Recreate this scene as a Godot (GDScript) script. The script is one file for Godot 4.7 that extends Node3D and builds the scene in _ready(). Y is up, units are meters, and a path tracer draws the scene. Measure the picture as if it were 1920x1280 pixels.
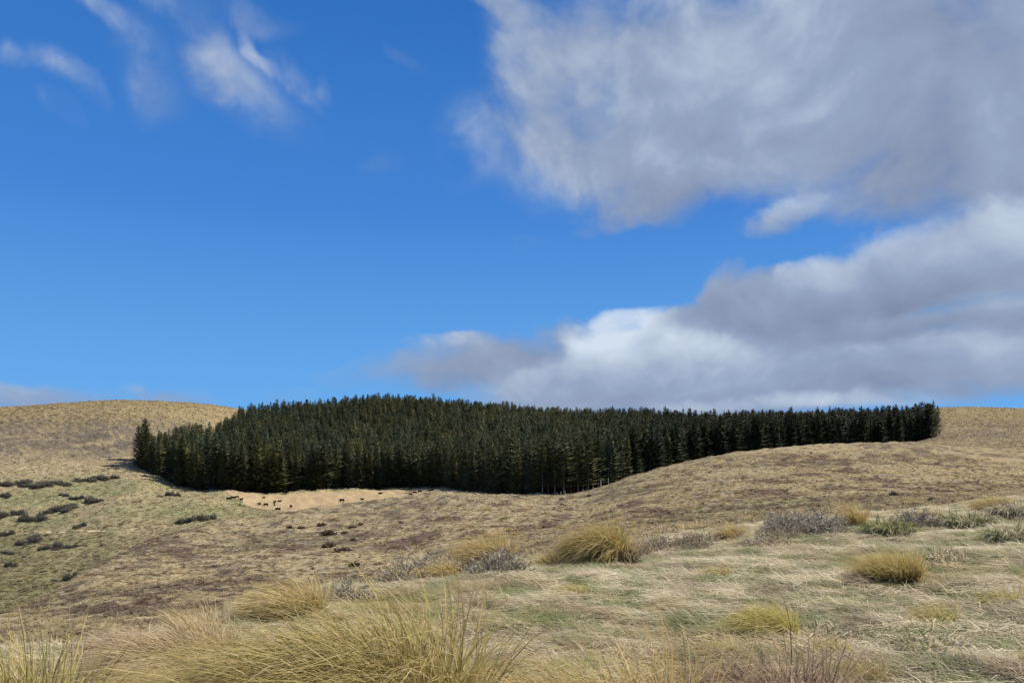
extends Node3D
# A dark pine plantation in a fold of dry tussock hills, black cattle in the paddock before it.
# The eye is at the origin; it looks along -z; "depth" below means -z in metres.

const EYE_ROW := 0.1448          # the lens is raised: the horizon lies below the middle of the frame
const SKY_W := 4096
const SKY_H := 2048
const FAN := 0.82                # half width of the finely meshed ground, metres across per metre of depth
const COLS := 660
const Z0 := 1.2
const RATIO := 1.0125
const ROWS := 582
const EXPOSURE := 1.38         # the photograph is exposed for the dark pines

const PROFILE_AT := [-500, 0, 130, 240, 380, 480, 600, 720, 850, 960, 1060, 1200, 1440, 1680, 1800, 1920, 2500]
const PROFILE := [
	[Vector2(0, -1.6), Vector2(3.5, -1.8), Vector2(6.5, -1.9), Vector2(13, -4.6), Vector2(30, -9.0), Vector2(42, -11.5), Vector2(52, -14.0), Vector2(80, -25.0), Vector2(150, -36.0), Vector2(260, -32.0), Vector2(370, -17.0), Vector2(480, 3.0), Vector2(720, 40.0), Vector2(1000, 36.0), Vector2(1600, 20.0)],
	[Vector2(0, -1.6), Vector2(3.5, -1.7), Vector2(6.8, -1.9), Vector2(14, -4.7), Vector2(34, -8.3), Vector2(45, -10.1), Vector2(57, -11.7), Vector2(85, -23.0), Vector2(150, -32.5), Vector2(250, -31.0), Vector2(350, -19.3), Vector2(450, -5.6), Vector2(740, 43.4), Vector2(950, 40.0), Vector2(1600, 20.0)],
	[Vector2(0, -1.6), Vector2(3.5, -1.7), Vector2(7, -1.9), Vector2(14.5, -4.8), Vector2(38, -8.6), Vector2(56, -11.0), Vector2(80, -13.4), Vector2(110, -24.0), Vector2(180, -32.0), Vector2(270, -27.0), Vector2(370, -16.6), Vector2(470, -3.2), Vector2(770, 49.4), Vector2(980, 46.0), Vector2(1600, 20.0)],
	[Vector2(0, -1.6), Vector2(3.5, -1.7), Vector2(7.4, -1.9), Vector2(15, -4.9), Vector2(44, -9.1), Vector2(75, -12.2), Vector2(110, -13.8), Vector2(148, -22.0), Vector2(215, -27.3), Vector2(300, -22.3), Vector2(400, -13.2), Vector2(500, -0.0), Vector2(800, 54.1), Vector2(1000, 48.0), Vector2(1600, 20.0)],
	[Vector2(0, -1.6), Vector2(3.5, -1.7), Vector2(8, -1.9), Vector2(17, -5.0), Vector2(55, -10.2), Vector2(98, -13.2), Vector2(150, -14.0), Vector2(195, -21.0), Vector2(270, -23.8), Vector2(345, -20.2), Vector2(400, -19.6), Vector2(560, -4.6), Vector2(840, 53.3), Vector2(1020, 48.0), Vector2(1600, 20.0)],
	[Vector2(0, -1.6), Vector2(3.5, -1.7), Vector2(9.5, -2.0), Vector2(19, -4.9), Vector2(65, -11.0), Vector2(120, -13.7), Vector2(190, -15.5), Vector2(240, -23.0), Vector2(330, -23.7), Vector2(400, -20.4), Vector2(520, -6.0), Vector2(720, 22.0), Vector2(900, 49.0), Vector2(1100, 50.0), Vector2(1600, 20.0)],
	[Vector2(0, -1.6), Vector2(3.5, -1.7), Vector2(11, -2.1), Vector2(22, -5.0), Vector2(72, -11.4), Vector2(130, -13.6), Vector2(205, -14.4), Vector2(255, -21.0), Vector2(340, -23.9), Vector2(425, -19.3), Vector2(540, -4.0), Vector2(720, 25.0), Vector2(900, 42.0), Vector2(1100, 42.0), Vector2(1600, 20.0)],
	[Vector2(0, -1.6), Vector2(3.5, -1.8), Vector2(13, -2.3), Vector2(25, -5.2), Vector2(80, -11.7), Vector2(140, -13.0), Vector2(220, -13.4), Vector2(270, -20.0), Vector2(350, -22.9), Vector2(440, -19.4), Vector2(560, -1.0), Vector2(720, 30.0), Vector2(900, 38.0), Vector2(1100, 38.0), Vector2(1600, 20.0)],
	[Vector2(0, -1.6), Vector2(3.5, -1.8), Vector2(15, -2.4), Vector2(29, -5.4), Vector2(85, -10.8), Vector2(145, -11.5), Vector2(205, -11.0), Vector2(260, -15.5), Vector2(340, -17.6), Vector2(410, -18.4), Vector2(560, 0.0), Vector2(720, 25.6), Vector2(900, 30.0), Vector2(1100, 30.0), Vector2(1600, 20.0)],
	[Vector2(0, -1.6), Vector2(3.5, -1.8), Vector2(16.5, -2.4), Vector2(32, -5.1), Vector2(90, -9.9), Vector2(150, -11.2), Vector2(200, -11.2), Vector2(255, -15.5), Vector2(300, -16.6), Vector2(335, -17.8), Vector2(520, 0.0), Vector2(720, 21.0), Vector2(900, 26.0), Vector2(1100, 28.0), Vector2(1600, 20.0)],
	[Vector2(0, -1.6), Vector2(3.5, -1.8), Vector2(17, -2.4), Vector2(34, -4.8), Vector2(85, -8.5), Vector2(150, -10.9), Vector2(225, -13.2), Vector2(265, -14.4), Vector2(300, -16.8), Vector2(345, -17.1), Vector2(520, -1.0), Vector2(720, 17.0), Vector2(900, 27.0), Vector2(1100, 30.0), Vector2(1600, 20.0)],
	[Vector2(0, -1.6), Vector2(3.5, -1.8), Vector2(18, -2.4), Vector2(36, -4.0), Vector2(80, -7.1), Vector2(150, -8.3), Vector2(260, -7.0), Vector2(310, -11.0), Vector2(340, -13.0), Vector2(380, -12.0), Vector2(520, 0.0), Vector2(700, 17.0), Vector2(900, 34.0), Vector2(1100, 38.0), Vector2(1600, 20.0)],
	[Vector2(0, -1.6), Vector2(3.5, -1.8), Vector2(20, -2.1), Vector2(40, -3.5), Vector2(90, -5.9), Vector2(170, -4.9), Vector2(300, 1.7), Vector2(350, -1.0), Vector2(400, -3.0), Vector2(450, -2.0), Vector2(560, 5.0), Vector2(700, 16.0), Vector2(1000, 51.0), Vector2(1150, 50.0), Vector2(1600, 20.0)],
	[Vector2(0, -1.6), Vector2(3.5, -1.8), Vector2(22.5, -2.0), Vector2(45, -3.3), Vector2(100, -5.0), Vector2(190, -2.9), Vector2(340, 4.6), Vector2(400, 3.5), Vector2(450, 3.5), Vector2(530, 6.0), Vector2(600, 11.0), Vector2(720, 24.0), Vector2(1000, 53.5), Vector2(1150, 52.0), Vector2(1600, 20.0)],
	[Vector2(0, -1.6), Vector2(3.5, -1.8), Vector2(23.5, -1.9), Vector2(48, -3.1), Vector2(105, -4.9), Vector2(195, -3.5), Vector2(340, 2.1), Vector2(410, 3.4), Vector2(470, 5.5), Vector2(560, 12.4), Vector2(680, 25.3), Vector2(760, 35.1), Vector2(960, 56.6), Vector2(1150, 52.0), Vector2(1600, 20.0)],
	[Vector2(0, -1.6), Vector2(3.5, -1.8), Vector2(24, -1.7), Vector2(50, -2.9), Vector2(110, -4.7), Vector2(200, -4.1), Vector2(330, -0.5), Vector2(420, 2.0), Vector2(500, 8.3), Vector2(590, 16.3), Vector2(700, 28.5), Vector2(780, 37.7), Vector2(930, 53.2), Vector2(1150, 51.0), Vector2(1600, 20.0)],
	[Vector2(0, -1.6), Vector2(3.5, -1.8), Vector2(24, -1.7), Vector2(50, -3.0), Vector2(110, -4.4), Vector2(200, -4.1), Vector2(330, -1.8), Vector2(420, 1.4), Vector2(500, 7.6), Vector2(590, 15.5), Vector2(700, 26.1), Vector2(780, 34.4), Vector2(930, 48.1), Vector2(1150, 46.0), Vector2(1600, 20.0)],
]
const HEATH_PATCHES := [
	Vector4(-30.1, -106.3, 2.7, 6.2), Vector4(-29.2, -123.6, 1.3, 2.9), Vector4(-22.5, -99.6, 1.0, 2.3), Vector4(-14.5, -70.3, 1.5, 3.2), Vector4(-16.5, -80.9, 0.6, 1.4),
	Vector4(-14.3, -103.6, 3.9, 8.3), Vector4(-13.4, -110.0, 2.7, 5.7), Vector4(-12.0, -136.9, 3.3, 8.0), Vector4(-2.0, -167.4, 2.3, 6.7), Vector4(1.8, -150.9, 1.6, 4.7),
	Vector4(9.4, -151.2, 3.6, 11.7), Vector4(-2.6, -115.3, 2.0, 5.3), Vector4(1.8, -105.2, 2.2, 6.6), Vector4(4.5, -104.2, 2.2, 6.9), Vector4(-4.9, -101.6, 2.1, 4.8),
	Vector4(-46.9, -108.4, 2.5, 4.6), Vector4(-53.6, -115.4, 1.2, 3.0), Vector4(-31.6, -95.6, 1.3, 3.0), Vector4(-23.8, -49.8, 1.9, 4.5), Vector4(-27.9, -50.5, 0.7, 1.7),
	Vector4(-20.1, -48.7, 1.3, 2.7), Vector4(-27.0, -58.7, 1.2, 3.0), Vector4(-33.4, -85.9, 1.2, 2.7), Vector4(-27.6, -78.6, 1.6, 3.6), Vector4(-25.6, -65.5, 1.1, 2.6),
	Vector4(-42.4, -84.5, 0.9, 1.6), Vector4(48.7, -103.9, 1.3, 4.1), Vector4(54.4, -109.9, 1.4, 4.4), Vector4(32.7, -70.4, 0.9, 2.8), Vector4(56.7, -102.3, 1.9, 6.2),
	Vector4(46.3, -78.7, 1.6, 5.2), Vector4(72.8, -198.0, 4.1, 11.8), Vector4(89.5, -216.2, 4.5, 12.8), Vector4(110.2, -208.2, 5.0, 16.1), Vector4(110.3, -195.0, 2.7, 8.6),
	Vector4(60.2, -157.7, 2.7, 8.7), Vector4(71.9, -168.1, 3.5, 11.1), Vector4(48.8, -145.4, 4.0, 12.8), Vector4(63.0, -132.9, 2.7, 8.8), Vector4(38.0, -114.8, 2.8, 8.9),
	Vector4(17.6, -94.7, 1.6, 5.2), Vector4(20.0, -126.1, 3.0, 9.7), Vector4(-56.5, -154.5, 2.1, 5.9), Vector4(-57.0, -137.7, 1.6, 4.3), Vector4(-108.7, -222.0, 1.5, 4.9),
]
const DOTS := [Vector2(-13.9, -120.8), Vector2(-11.2, -100.4), Vector2(-12.1, -96.1), Vector2(-10.0, -91.5), Vector2(-6.7, -97.3), Vector2(-6.4, -118.5), Vector2(-5.1, -114.6), Vector2(-3.8, -104.4), Vector2(-2.5, -98.6), Vector2(-5.2, -174.5), Vector2(-1.9, -141.2), Vector2(2.3, -133.3), Vector2(5.2, -128.8), Vector2(6.7, -148.6), Vector2(-19.8, -130.5), Vector2(-8.6, -104.0), Vector2(-6.0, -145.4), Vector2(-0.9, -131.5), Vector2(2.6, -115.7), Vector2(7.1, -129.0), Vector2(-6.8, -109.0), Vector2(0.4, -108.3), Vector2(4.5, -144.1)]
const VALLEY_SHRUBS := [
	[-242.1, -381.5, 15.8, "broad dark shrub patch on the upper valley side, middle of the long dark band"],
	[-228.3, -375.3, 14.5, "broadest tangle of the long dark shrub band on the upper valley side"],
	[-221.1, -378.1, 11.5, "dark shrub patch ending the long band towards the pines"],
	[-216.1, -391.7, 12.4, "thin greyish shrub strip trailing uphill from the long dark band"],
	[-228.1, -347.4, 5.7, "dark shrub at the edge of view just below the long band"],
	[-201.4, -346.9, 4.8, "small dark shrub starting the short row below the long band"],
	[-191.1, -340.4, 6.1, "dark shrub second in the short row below the long band"],
	[-179.8, -331.6, 7.3, "larger dark shrub closing the short row on its pine side"],
	[-185.1, -324.1, 4.9, "small dark shrub directly under the short row"],
	[-183.9, -313.7, 11.7, "long flat dark shrub under the short row"],
	[-187.8, -301.2, 9.6, "tall dark shrub heap downhill of the short row, by the valley bottom path"],
	[-181.9, -298.4, 5.4, "smaller dark shrub leaning on the tall dark heap"],
	[-198.9, -306.9, 6.8, "dark shrub strip at the edge of view beside the tall dark heap"],
	[-182.0, -277.7, 5.0, "rounded dark shrub at the edge of view just above the stock path"],
	[-155.3, -277.3, 4.2, "lone greyish shrub on pale grass above the stock path"],
	[-159.1, -256.3, 6.4, "dark shrub heading the diagonal row below the stock path"],
	[-145.8, -243.6, 5.4, "dark shrub in the middle of the diagonal row below the stock path"],
	[-141.6, -240.4, 3.0, "little dark shrub between the middle and the end of the diagonal row"],
	[-136.6, -238.9, 3.6, "dark shrub at the low end of the diagonal row"],
	[-161.6, -268.1, 1.7, "tiny dark shrub between the stock path and the diagonal row"],
	[-157.3, -240.6, 4.3, "dark shrub at the edge of view level with the diagonal row"],
	[-141.4, -218.3, 3.6, "dark shrub at the edge of view below the diagonal row"],
	[-147.7, -233.6, 1.4, "tiny dark dot of a shrub beside the diagonal row"],
	[-114.2, -192.5, 1.6, "little dark shrub above the valley floor next to the larger gully bush"],
	[-111.8, -195.3, 4.0, "dark bush low in the gully right above the spur's edge"],
	[-113.0, -183.2, 1.3, "tiny dark shrub lowest in the gully, farther from the spur"],
	[-110.3, -183.1, 1.3, "tiny dark shrub lowest in the gully, nearer the spur"],
	[-109.6, -270.2, 11.6, "long dark shrub by itself on green grass between spur and pines"],
	[-158.2, -346.5, 2.9, "very small dark shrub on the slope under the pines' shadow"],
	[-154.1, -350.3, 5.8, "flat dark shrub on the slope under the pines' shadow"],
	[-210.8, -399.6, 11.0, "greyish shrub high on the slope at the top of the long band"],
	[-247.8, -375.4, 7.8, "dark shrub at the edge of view opening the long band"],
]
const HEATH_BUSHES := [
	[-42.0, -146.1, 1.2, "dark brown heath bush nearest the paddock end of the spur"],
	[-40.1, -147.1, 1.2, "second dark heath bush in the loose line along the spur"],
	[-37.2, -151.0, 1.7, "flat dark heath bush midway along the loose line on the spur"],
	[-29.3, -123.4, 2.4, "broad dark brown heath bush on the open spur below the loose line"],
	[-27.1, -124.9, 1.2, "small dark heath bush next to the broad brown one"],
	[-28.4, -138.0, 1.5, "dark ragged heath bush at the end of the loose line on the spur"],
	[-28.6, -146.4, 0.9, "upright dark sprig above the ragged heath bush"],
	[-23.3, -113.8, 0.8, "dark sprig downhill of the broad brown heath bush"],
	[-25.8, -109.0, 1.7, "brown heath bush between the broad brown one and the long heath patch"],
	[-21.7, -99.1, 2.1, "low wide brown heath bush lowest on the open spur"],
	[-20.1, -140.5, 0.9, "lone dark sprig above the golden tussock domes"],
	[4.2, -101.2, 0.7, "lone dark green sprig behind the big drooping tussock"],
	[-16.5, -80.9, 1.1, "dark grey heath bush just beyond the brow's grey twigs"],
	[53.6, -135.5, 0.8, "tiny dark bush in the middle of the rounded hill"],
	[94.9, -244.9, 0.9, "tiny dark bush on the crest of the rounded hill"],
	[25.8, -65.0, 0.5, "tiny brown bush on the hill above the biggest grey shrub"],
	[33.7, -77.3, 0.6, "reddish brown heath bush beside the dark heath streak on the hill"],
	[43.9, -152.2, 1.0, "little dark bush low on the rising hill crest side"],
]
const CATTLE := [
	[-130.0, -354.3, "grazing", 10, 1, "black cow leading the line of three by the pines' low end"],
	[-129.8, -359.3, "grazing", 20, 1.05, "black cow in the middle of the line of three by the pines"],
	[-129.6, -364.2, "grazing", 200, 0.95, "black cow ending the line of three by the pines"],
	[-125.0, -356.7, "standing", 70, 1.1, "stout black cow turned away just behind the line of three"],
	[-121.8, -346.0, "standing", 80, 0.7, "black calf standing below the stout cow turned away"],
	[-115.1, -351.6, "grazing", 60, 1, "black cow by itself between the line of three and the pair one above the other"],
	[-121.5, -378.1, "standing", 30, 0.8, "small black cow alone high in the paddock below the pines"],
	[-110.3, -346.2, "grazing", 185, 1.1, "black cow grazing with head down low in the paddock beside the pair"],
	[-109.7, -356.9, "standing", 75, 1, "upper black cow of the pair standing one above the other"],
	[-106.9, -347.8, "standing", 100, 0.85, "lower black cow of the pair standing one above the other"],
	[-110.1, -365.6, "lying", 15, 1, "black cow lying stretched out beside the pair"],
	[-96.8, -338.4, "grazing", 130, 1, "black cow with reddish back nearest the bare middle of the paddock"],
	[-98.3, -324.6, "grazing", 200, 1.15, "large black cow lowest of all, just above the spur's edge"],
	[-117.9, -400.0, "grazing", 5, 1.1, "black cow at the pines' foot, first of a touching pair"],
	[-116.4, -399.6, "grazing", 170, 0.95, "black cow at the pines' foot, second of a touching pair"],
	[-80.9, -367.7, "grazing", 195, 1.25, "big black cow grazing alone at the spur's edge in mid paddock"],
	[-73.2, -377.0, "lying", -10, 1, "black cow resting at the spur's edge past the big lone one"],
	[-69.3, -405.8, "lying", -20, 1.25, "black cow lying alone on the open upper paddock"],
	[-49.9, -379.5, "lying", -15, 1, "black cow resting low in the group at the paddock's narrow end"],
	[-48.5, -385.2, "grazing", 15, 1, "black cow beside the resting one at the paddock's narrow end"],
	[-45.7, -382.6, "grazing", 10, 1, "black cow in the middle of the group at the paddock's narrow end"],
	[-41.8, -371.0, "lying", -20, 0.85, "small dark cow half hidden by grass at the paddock's narrow end"],
	[-40.4, -385.0, "lying", -10, 1, "black cow last and highest at the paddock's narrow end"],
	[-126.1, -396.6, "lying", 5, 0.9, "black cow lying in the shade line under the pines"],
]
const CLOUDS := [
	[22.5, 25.5, 21.59, 8.62, 0, 1.20, 0.30, 0.55],
	[8.6, 22.9, 7.34, 5.63, 0, 0.90, 0.42, 0.72],
	[6.7, 28.4, 4.68, 3.34, 0, 0.65, 0.45, 0.70],
	[12.1, 19.2, 9.45, 2.93, 0, 0.75, 0.28, 0.62],
	[17.6, 18.9, 7.18, 2.19, 0, 0.80, 0.40, 0.85],
	[30.1, 18.5, 8.88, 4.61, 0, 1.20, 0.12, 0.42],
	[27.0, 16.4, 6.90, 1.94, 0, 0.90, 0.30, 0.50],
	[14.3, 26.0, 5.56, 3.71, 0, 0.90, 0.55, 0.85],
	[24.5, 22.2, 5.89, 1.85, -10, 0.60, 0.55, 0.80],
	[2.6, 24.5, 4.73, 7.52, 0, 0.36, 0.45, 0.65],
	[-2.4, 21.8, 3.35, 3.23, -35, 0.26, 0.60, 0.75],
	[-3.2, 20.6, 3.35, 2.08, -30, 0.27, 0.60, 0.75],
	[0.2, 24.5, 2.37, 2.62, 10, 0.32, 0.50, 0.65],
	[1.6, 26.7, 2.37, 2.21, 0, 0.30, 0.50, 0.65],
	[-0.2, 30.1, 4.35, 1.18, 15, 0.50, 0.50, 0.70],
	[19.7, 16.1, 3.33, 1.03, -12, 0.85, 0.50, 0.90],
	[9.0, 17.0, 4.63, 0.93, -6, 0.30, 0.30, 0.50],
	[5.5, 15.7, 1.57, 0.51, -10, 0.20, 0.30, 0.50],
	[0.4, 14.9, 2.17, 0.52, 0, 0.20, 0.30, 0.40],
	[33.0, 12.7, 10.02, 3.63, -8, 1.20, 0.25, 0.95],
	[22.5, 10.3, 11.47, 2.54, -9, 1.10, 0.05, 0.70],
	[24.5, 12.2, 8.51, 1.92, -15, 0.90, 0.40, 0.90],
	[13.6, 10.6, 4.11, 1.34, -32, 0.80, 0.20, 0.70],
	[11.8, 9.6, 4.17, 1.28, -26, 0.95, 0.10, 0.60],
	[16.2, 10.3, 5.83, 1.84, -16, 1.00, 0.10, 0.50],
	[27.0, 10.3, 9.40, 1.02, -6, 0.90, 0.02, 0.30],
	[13.2, 5.6, 17.98, 3.24, 0, 1.20, 0.10, 1.00],
	[8.0, 7.7, 7.36, 2.54, -10, 1.10, 0.75, 1.45],
	[13.9, 7.4, 7.07, 1.66, 4, 1.00, 0.75, 1.30],
	[-4.7, 6.3, 8.44, 2.33, -9, 1.00, 0.12, 0.55],
	[2.4, 7.8, 5.13, 1.55, -18, 0.80, 0.10, 0.40],
	[30.7, 5.8, 11.69, 2.52, 0, 1.20, 0.25, 0.85],
	[21.1, 7.7, 8.25, 1.81, 8, 1.00, 0.02, 0.30],
	[19.7, 3.6, 11.55, 0.74, 0, 0.90, 0.90, 1.20],
	[1.6, 4.1, 7.90, 1.57, 0, 0.90, 0.35, 0.60],
	[27.0, 4.6, 8.15, 1.40, 0, 0.80, 0.50, 0.80],
	[27.0, 8.3, 10.35, 1.24, 0, 0.90, 0.05, 0.50],
	[33.0, 8.2, 4.17, 1.95, 0, 0.90, 0.10, 0.50],
	[-20.4, 25.1, 4.16, 2.43, 50, 0.33, 0.40, 0.60],
	[-18.0, 24.0, 4.47, 1.94, 48, 0.25, 0.35, 0.50],
	[-21.8, 26.8, 3.07, 1.75, 40, 0.20, 0.35, 0.55],
	[-21.1, 26.4, 2.06, 1.48, 40, 0.22, 0.60, 0.80],
	[-19.2, 23.1, 2.11, 1.26, 60, 0.26, 0.60, 0.80],
	[-25.3, 25.4, 1.94, 2.48, -8, 0.17, 0.40, 0.60],
	[-24.5, 23.3, 2.09, 2.43, -14, 0.20, 0.40, 0.60],
	[-31.0, 23.6, 1.74, 0.85, 25, 0.26, 0.60, 0.75],
	[-29.2, 22.9, 2.41, 1.03, 40, 0.30, 0.60, 0.75],
	[-30.4, 21.1, 1.76, 0.65, 30, 0.20, 0.60, 0.75],
	[-17.6, 26.5, 2.51, 0.54, 48, 0.26, 0.60, 0.80],
	[-15.4, 25.0, 2.57, 0.69, 55, 0.26, 0.60, 0.75],
	[-13.8, 24.5, 0.60, 1.27, -15, 0.20, 0.60, 0.70],
	[-26.4, 26.7, 3.17, 0.90, 28, 0.24, 0.60, 0.80],
	[-23.5, 27.8, 2.33, 0.68, 10, 0.24, 0.60, 0.80],
	[-18.7, 28.5, 3.19, 0.87, 10, 0.22, 0.60, 0.75],
	[-33.0, 23.6, 1.39, 0.84, 0, 0.28, 0.60, 0.75],
	[-7.9, 26.8, 1.94, 0.44, 20, 0.12, 0.50, 0.60],
	[-31.8, 3.3, 5.99, 1.00, 4, 0.75, 0.30, 0.60],
	[-24.5, 3.5, 3.93, 0.79, 0, 0.55, 0.35, 0.60],
	[-16.5, 3.7, 2.91, 0.75, 0, 0.40, 0.40, 0.60],
	[-9.2, 20.3, 1.46, 0.89, -20, 0.10, 0.45, 0.55],
]

const PADDOCK := [Vector2(-149.3, -395.0), Vector2(-133.4, -370.0), Vector2(-115.4, -343.0), Vector2(-98.7, -318.0), Vector2(-72.0, -285.0), Vector2(-49.7, -290.0), Vector2(-29.6, -320.0), Vector2(-24.1, -380.0), Vector2(-32.1, -405.0), Vector2(-70.8, -428.0), Vector2(-102.3, -412.0), Vector2(-124.7, -393.0), Vector2(-140.9, -393.0)]
# the edge of the plantation that faces the eye, then round its far side
const FOREST_FRONT := [Vector2(-222, -455), Vector2(-204, -434), Vector2(-188, -423), Vector2(-169, -410), Vector2(-152, -397), Vector2(-140, -397), Vector2(-128, -402), Vector2(-119, -412), Vector2(-105, -423), Vector2(-89, -433), Vector2(-72, -439), Vector2(-54, -436), Vector2(-37.7, -420), Vector2(-27, -396), Vector2(-15, -362), Vector2(-2.3, -338), Vector2(8.8, -319), Vector2(19.4, -313), Vector2(31, -322), Vector2(42, -340), Vector2(61.6, -372), Vector2(96, -410), Vector2(151, -455), Vector2(207, -500), Vector2(268, -540), Vector2(308, -565)]
const FOREST_BACK := [Vector2(325, -590), Vector2(344, -635), Vector2(332, -650), Vector2(282, -640), Vector2(205, -620), Vector2(152, -650), Vector2(114, -690), Vector2(71, -740), Vector2(20, -760), Vector2(-58, -765), Vector2(-127, -770), Vector2(-170, -745), Vector2(-204, -740), Vector2(-253, -720), Vector2(-236, -650), Vector2(-236, -560), Vector2(-231, -490)]

# clouds, in degrees: azimuth, height of the middle, half width, half height, tilt, strength, brightness low and high
var clouds: Array[PackedFloat32Array] = []

var grid := PackedFloat32Array()     # ground height at the fan's vertices
var depth_of := PackedFloat32Array()
var slopes: Array = []
var marks_of: Array[PackedFloat32Array] = []
var n_fine := FastNoiseLite.new()
var n_mid := FastNoiseLite.new()
var n_wide := FastNoiseLite.new()
var n_bump := FastNoiseLite.new()
var n_sky := FastNoiseLite.new()
var n_turf := FastNoiseLite.new()
var n_sky_wide := FastNoiseLite.new()
var rng := RandomNumberGenerator.new()
var forest_ring := PackedVector2Array()
var paddock_ring := PackedVector2Array()
var taken := {}


# ---------------------------------------------------------------- shapes

class Geo:
	var v := PackedVector3Array()
	var n := PackedVector3Array()
	var c := PackedColorArray()
	var i := PackedInt32Array()

	func tri(a: Vector3, b: Vector3, d: Vector3, col: Color, up := 0.0) -> void:
		var k := v.size()
		var nn := (b - a).cross(d - a).normalized()
		if nn.y < 0:
			nn = -nn
		nn = nn.lerp(Vector3.UP, up).normalized()
		v.append(a); v.append(b); v.append(d)
		n.append(nn); n.append(nn); n.append(nn)
		c.append(col); c.append(col); c.append(col)
		i.append(k); i.append(k + 1); i.append(k + 2)

	# a tapering blade or leaf along a line of points
	func ribbon(p: PackedVector3Array, side: Vector3, w: float, from: Color, to: Color, up := 0.3, belly := 0.0) -> void:
		var k := v.size()
		var m := p.size()
		for q in m:
			var t := float(q) / (m - 1)
			var along := (p[mini(q + 1, m - 1)] - p[maxi(q - 1, 0)]).normalized()
			var nn := side.cross(along).normalized()
			nn = nn.lerp(Vector3(0, signf(nn.y), 0), up).normalized()
			var ww := w * (1.0 - t * t) * (1.0 + belly * sin(t * PI)) if q < m - 1 else 0.0
			var col := from.lerp(to, t)
			if q < m - 1:
				v.append(p[q] - side * ww); v.append(p[q] + side * ww)
				n.append(nn); n.append(nn)
				c.append(col); c.append(col)
			else:
				v.append(p[q]); n.append(nn); c.append(col)
		for q in m - 2:
			var a := k + q * 2
			i.append_array([a, a + 1, a + 2, a + 1, a + 3, a + 2])
		var e := k + (m - 2) * 2
		i.append_array([e, e + 1, e + 2])

	# a tapering round limb
	func limb(p: PackedVector3Array, r: PackedFloat32Array, sides: int, col: Color, cap := true) -> void:
		var k := v.size()
		for q in p.size():
			var along := (p[mini(q + 1, p.size() - 1)] - p[maxi(q - 1, 0)]).normalized()
			var x := along.cross(Vector3(0.31, 0.2, 0.93)).normalized()
			var y := along.cross(x)
			for s in sides:
				var d := x * cos(TAU * s / sides) + y * sin(TAU * s / sides)
				v.append(p[q] + d * r[q]); n.append(d); c.append(col)
		for q in p.size() - 1:
			for s in sides:
				var a := k + q * sides + s
				var b := k + q * sides + (s + 1) % sides
				i.append_array([a, a + sides, b, b, a + sides, b + sides])
		if cap:
			for q in [0, p.size() - 1]:
				for s in range(1, sides - 1):
					i.append_array([k + q * sides, k + q * sides + s, k + q * sides + s + 1])

	func mesh(m: Material, wound := false) -> ArrayMesh:
		if not wound:
			# every face runs clockwise about its own normals
			for k in range(0, i.size(), 3):
				var o := v[i[k]]
				if (v[i[k + 2]] - o).cross(v[i[k + 1]] - o).dot(n[i[k]] + n[i[k + 1]] + n[i[k + 2]]) < 0:
					var e := i[k + 1]
					i[k + 1] = i[k + 2]
					i[k + 2] = e
		var a := []
		a.resize(Mesh.ARRAY_MAX)
		a[Mesh.ARRAY_VERTEX] = v
		a[Mesh.ARRAY_NORMAL] = n
		a[Mesh.ARRAY_COLOR] = c
		a[Mesh.ARRAY_INDEX] = i
		var out := ArrayMesh.new()
		out.add_surface_from_arrays(Mesh.PRIMITIVE_TRIANGLES, a)
		out.surface_set_material(0, m)
		return out


func leafy(called: String, rough := 0.75, through := 0.0) -> StandardMaterial3D:
	var m := StandardMaterial3D.new()
	m.resource_name = called
	m.vertex_color_use_as_albedo = true
	m.roughness = rough
	m.metallic_specular = 0.25
	m.cull_mode = BaseMaterial3D.CULL_DISABLED
	if through > 0.0:
		m.backlight_enabled = true
		m.backlight = Color(through, through, through)
	return m


func numbered(called: String) -> String:
	taken[called] = taken.get(called, 0) + 1
	return called if taken[called] == 1 else "%s_%03d" % [called, taken[called] - 1]


func thing(called: String, label: String, category: String, at: Vector3, turn := 0.0, group := "") -> Node3D:
	var o := Node3D.new()
	o.name = numbered(called)
	add_child(o)
	o.position = at
	o.rotation.y = turn
	tag(o, label, category, group)
	return o


func tag(o: Node3D, label: String, category := "", group := "", kind := "") -> void:
	if label: o.set_meta("label", label)
	if category: o.set_meta("category", category)
	if group: o.set_meta("group", group)
	if kind: o.set_meta("kind", kind)


func part(called: String, mesh: Mesh, parent: Node3D) -> MeshInstance3D:
	var o := MeshInstance3D.new()
	o.name = called
	o.mesh = mesh
	parent.add_child(o, true)
	return o


func scatter(called: String, mesh: Mesh, places: Array, tints: PackedColorArray, parent: Node3D) -> void:
	if places.is_empty():
		return
	var mm := MultiMesh.new()
	mm.transform_format = MultiMesh.TRANSFORM_3D
	mm.use_colors = true
	mm.mesh = mesh
	mm.instance_count = places.size()
	for k in places.size():
		mm.set_instance_transform(k, places[k])
		mm.set_instance_color(k, tints[k])
	var o := MultiMeshInstance3D.new()
	o.name = called
	o.multimesh = mm
	parent.add_child(o, true)


# ---------------------------------------------------------------- the lie of the land

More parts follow.
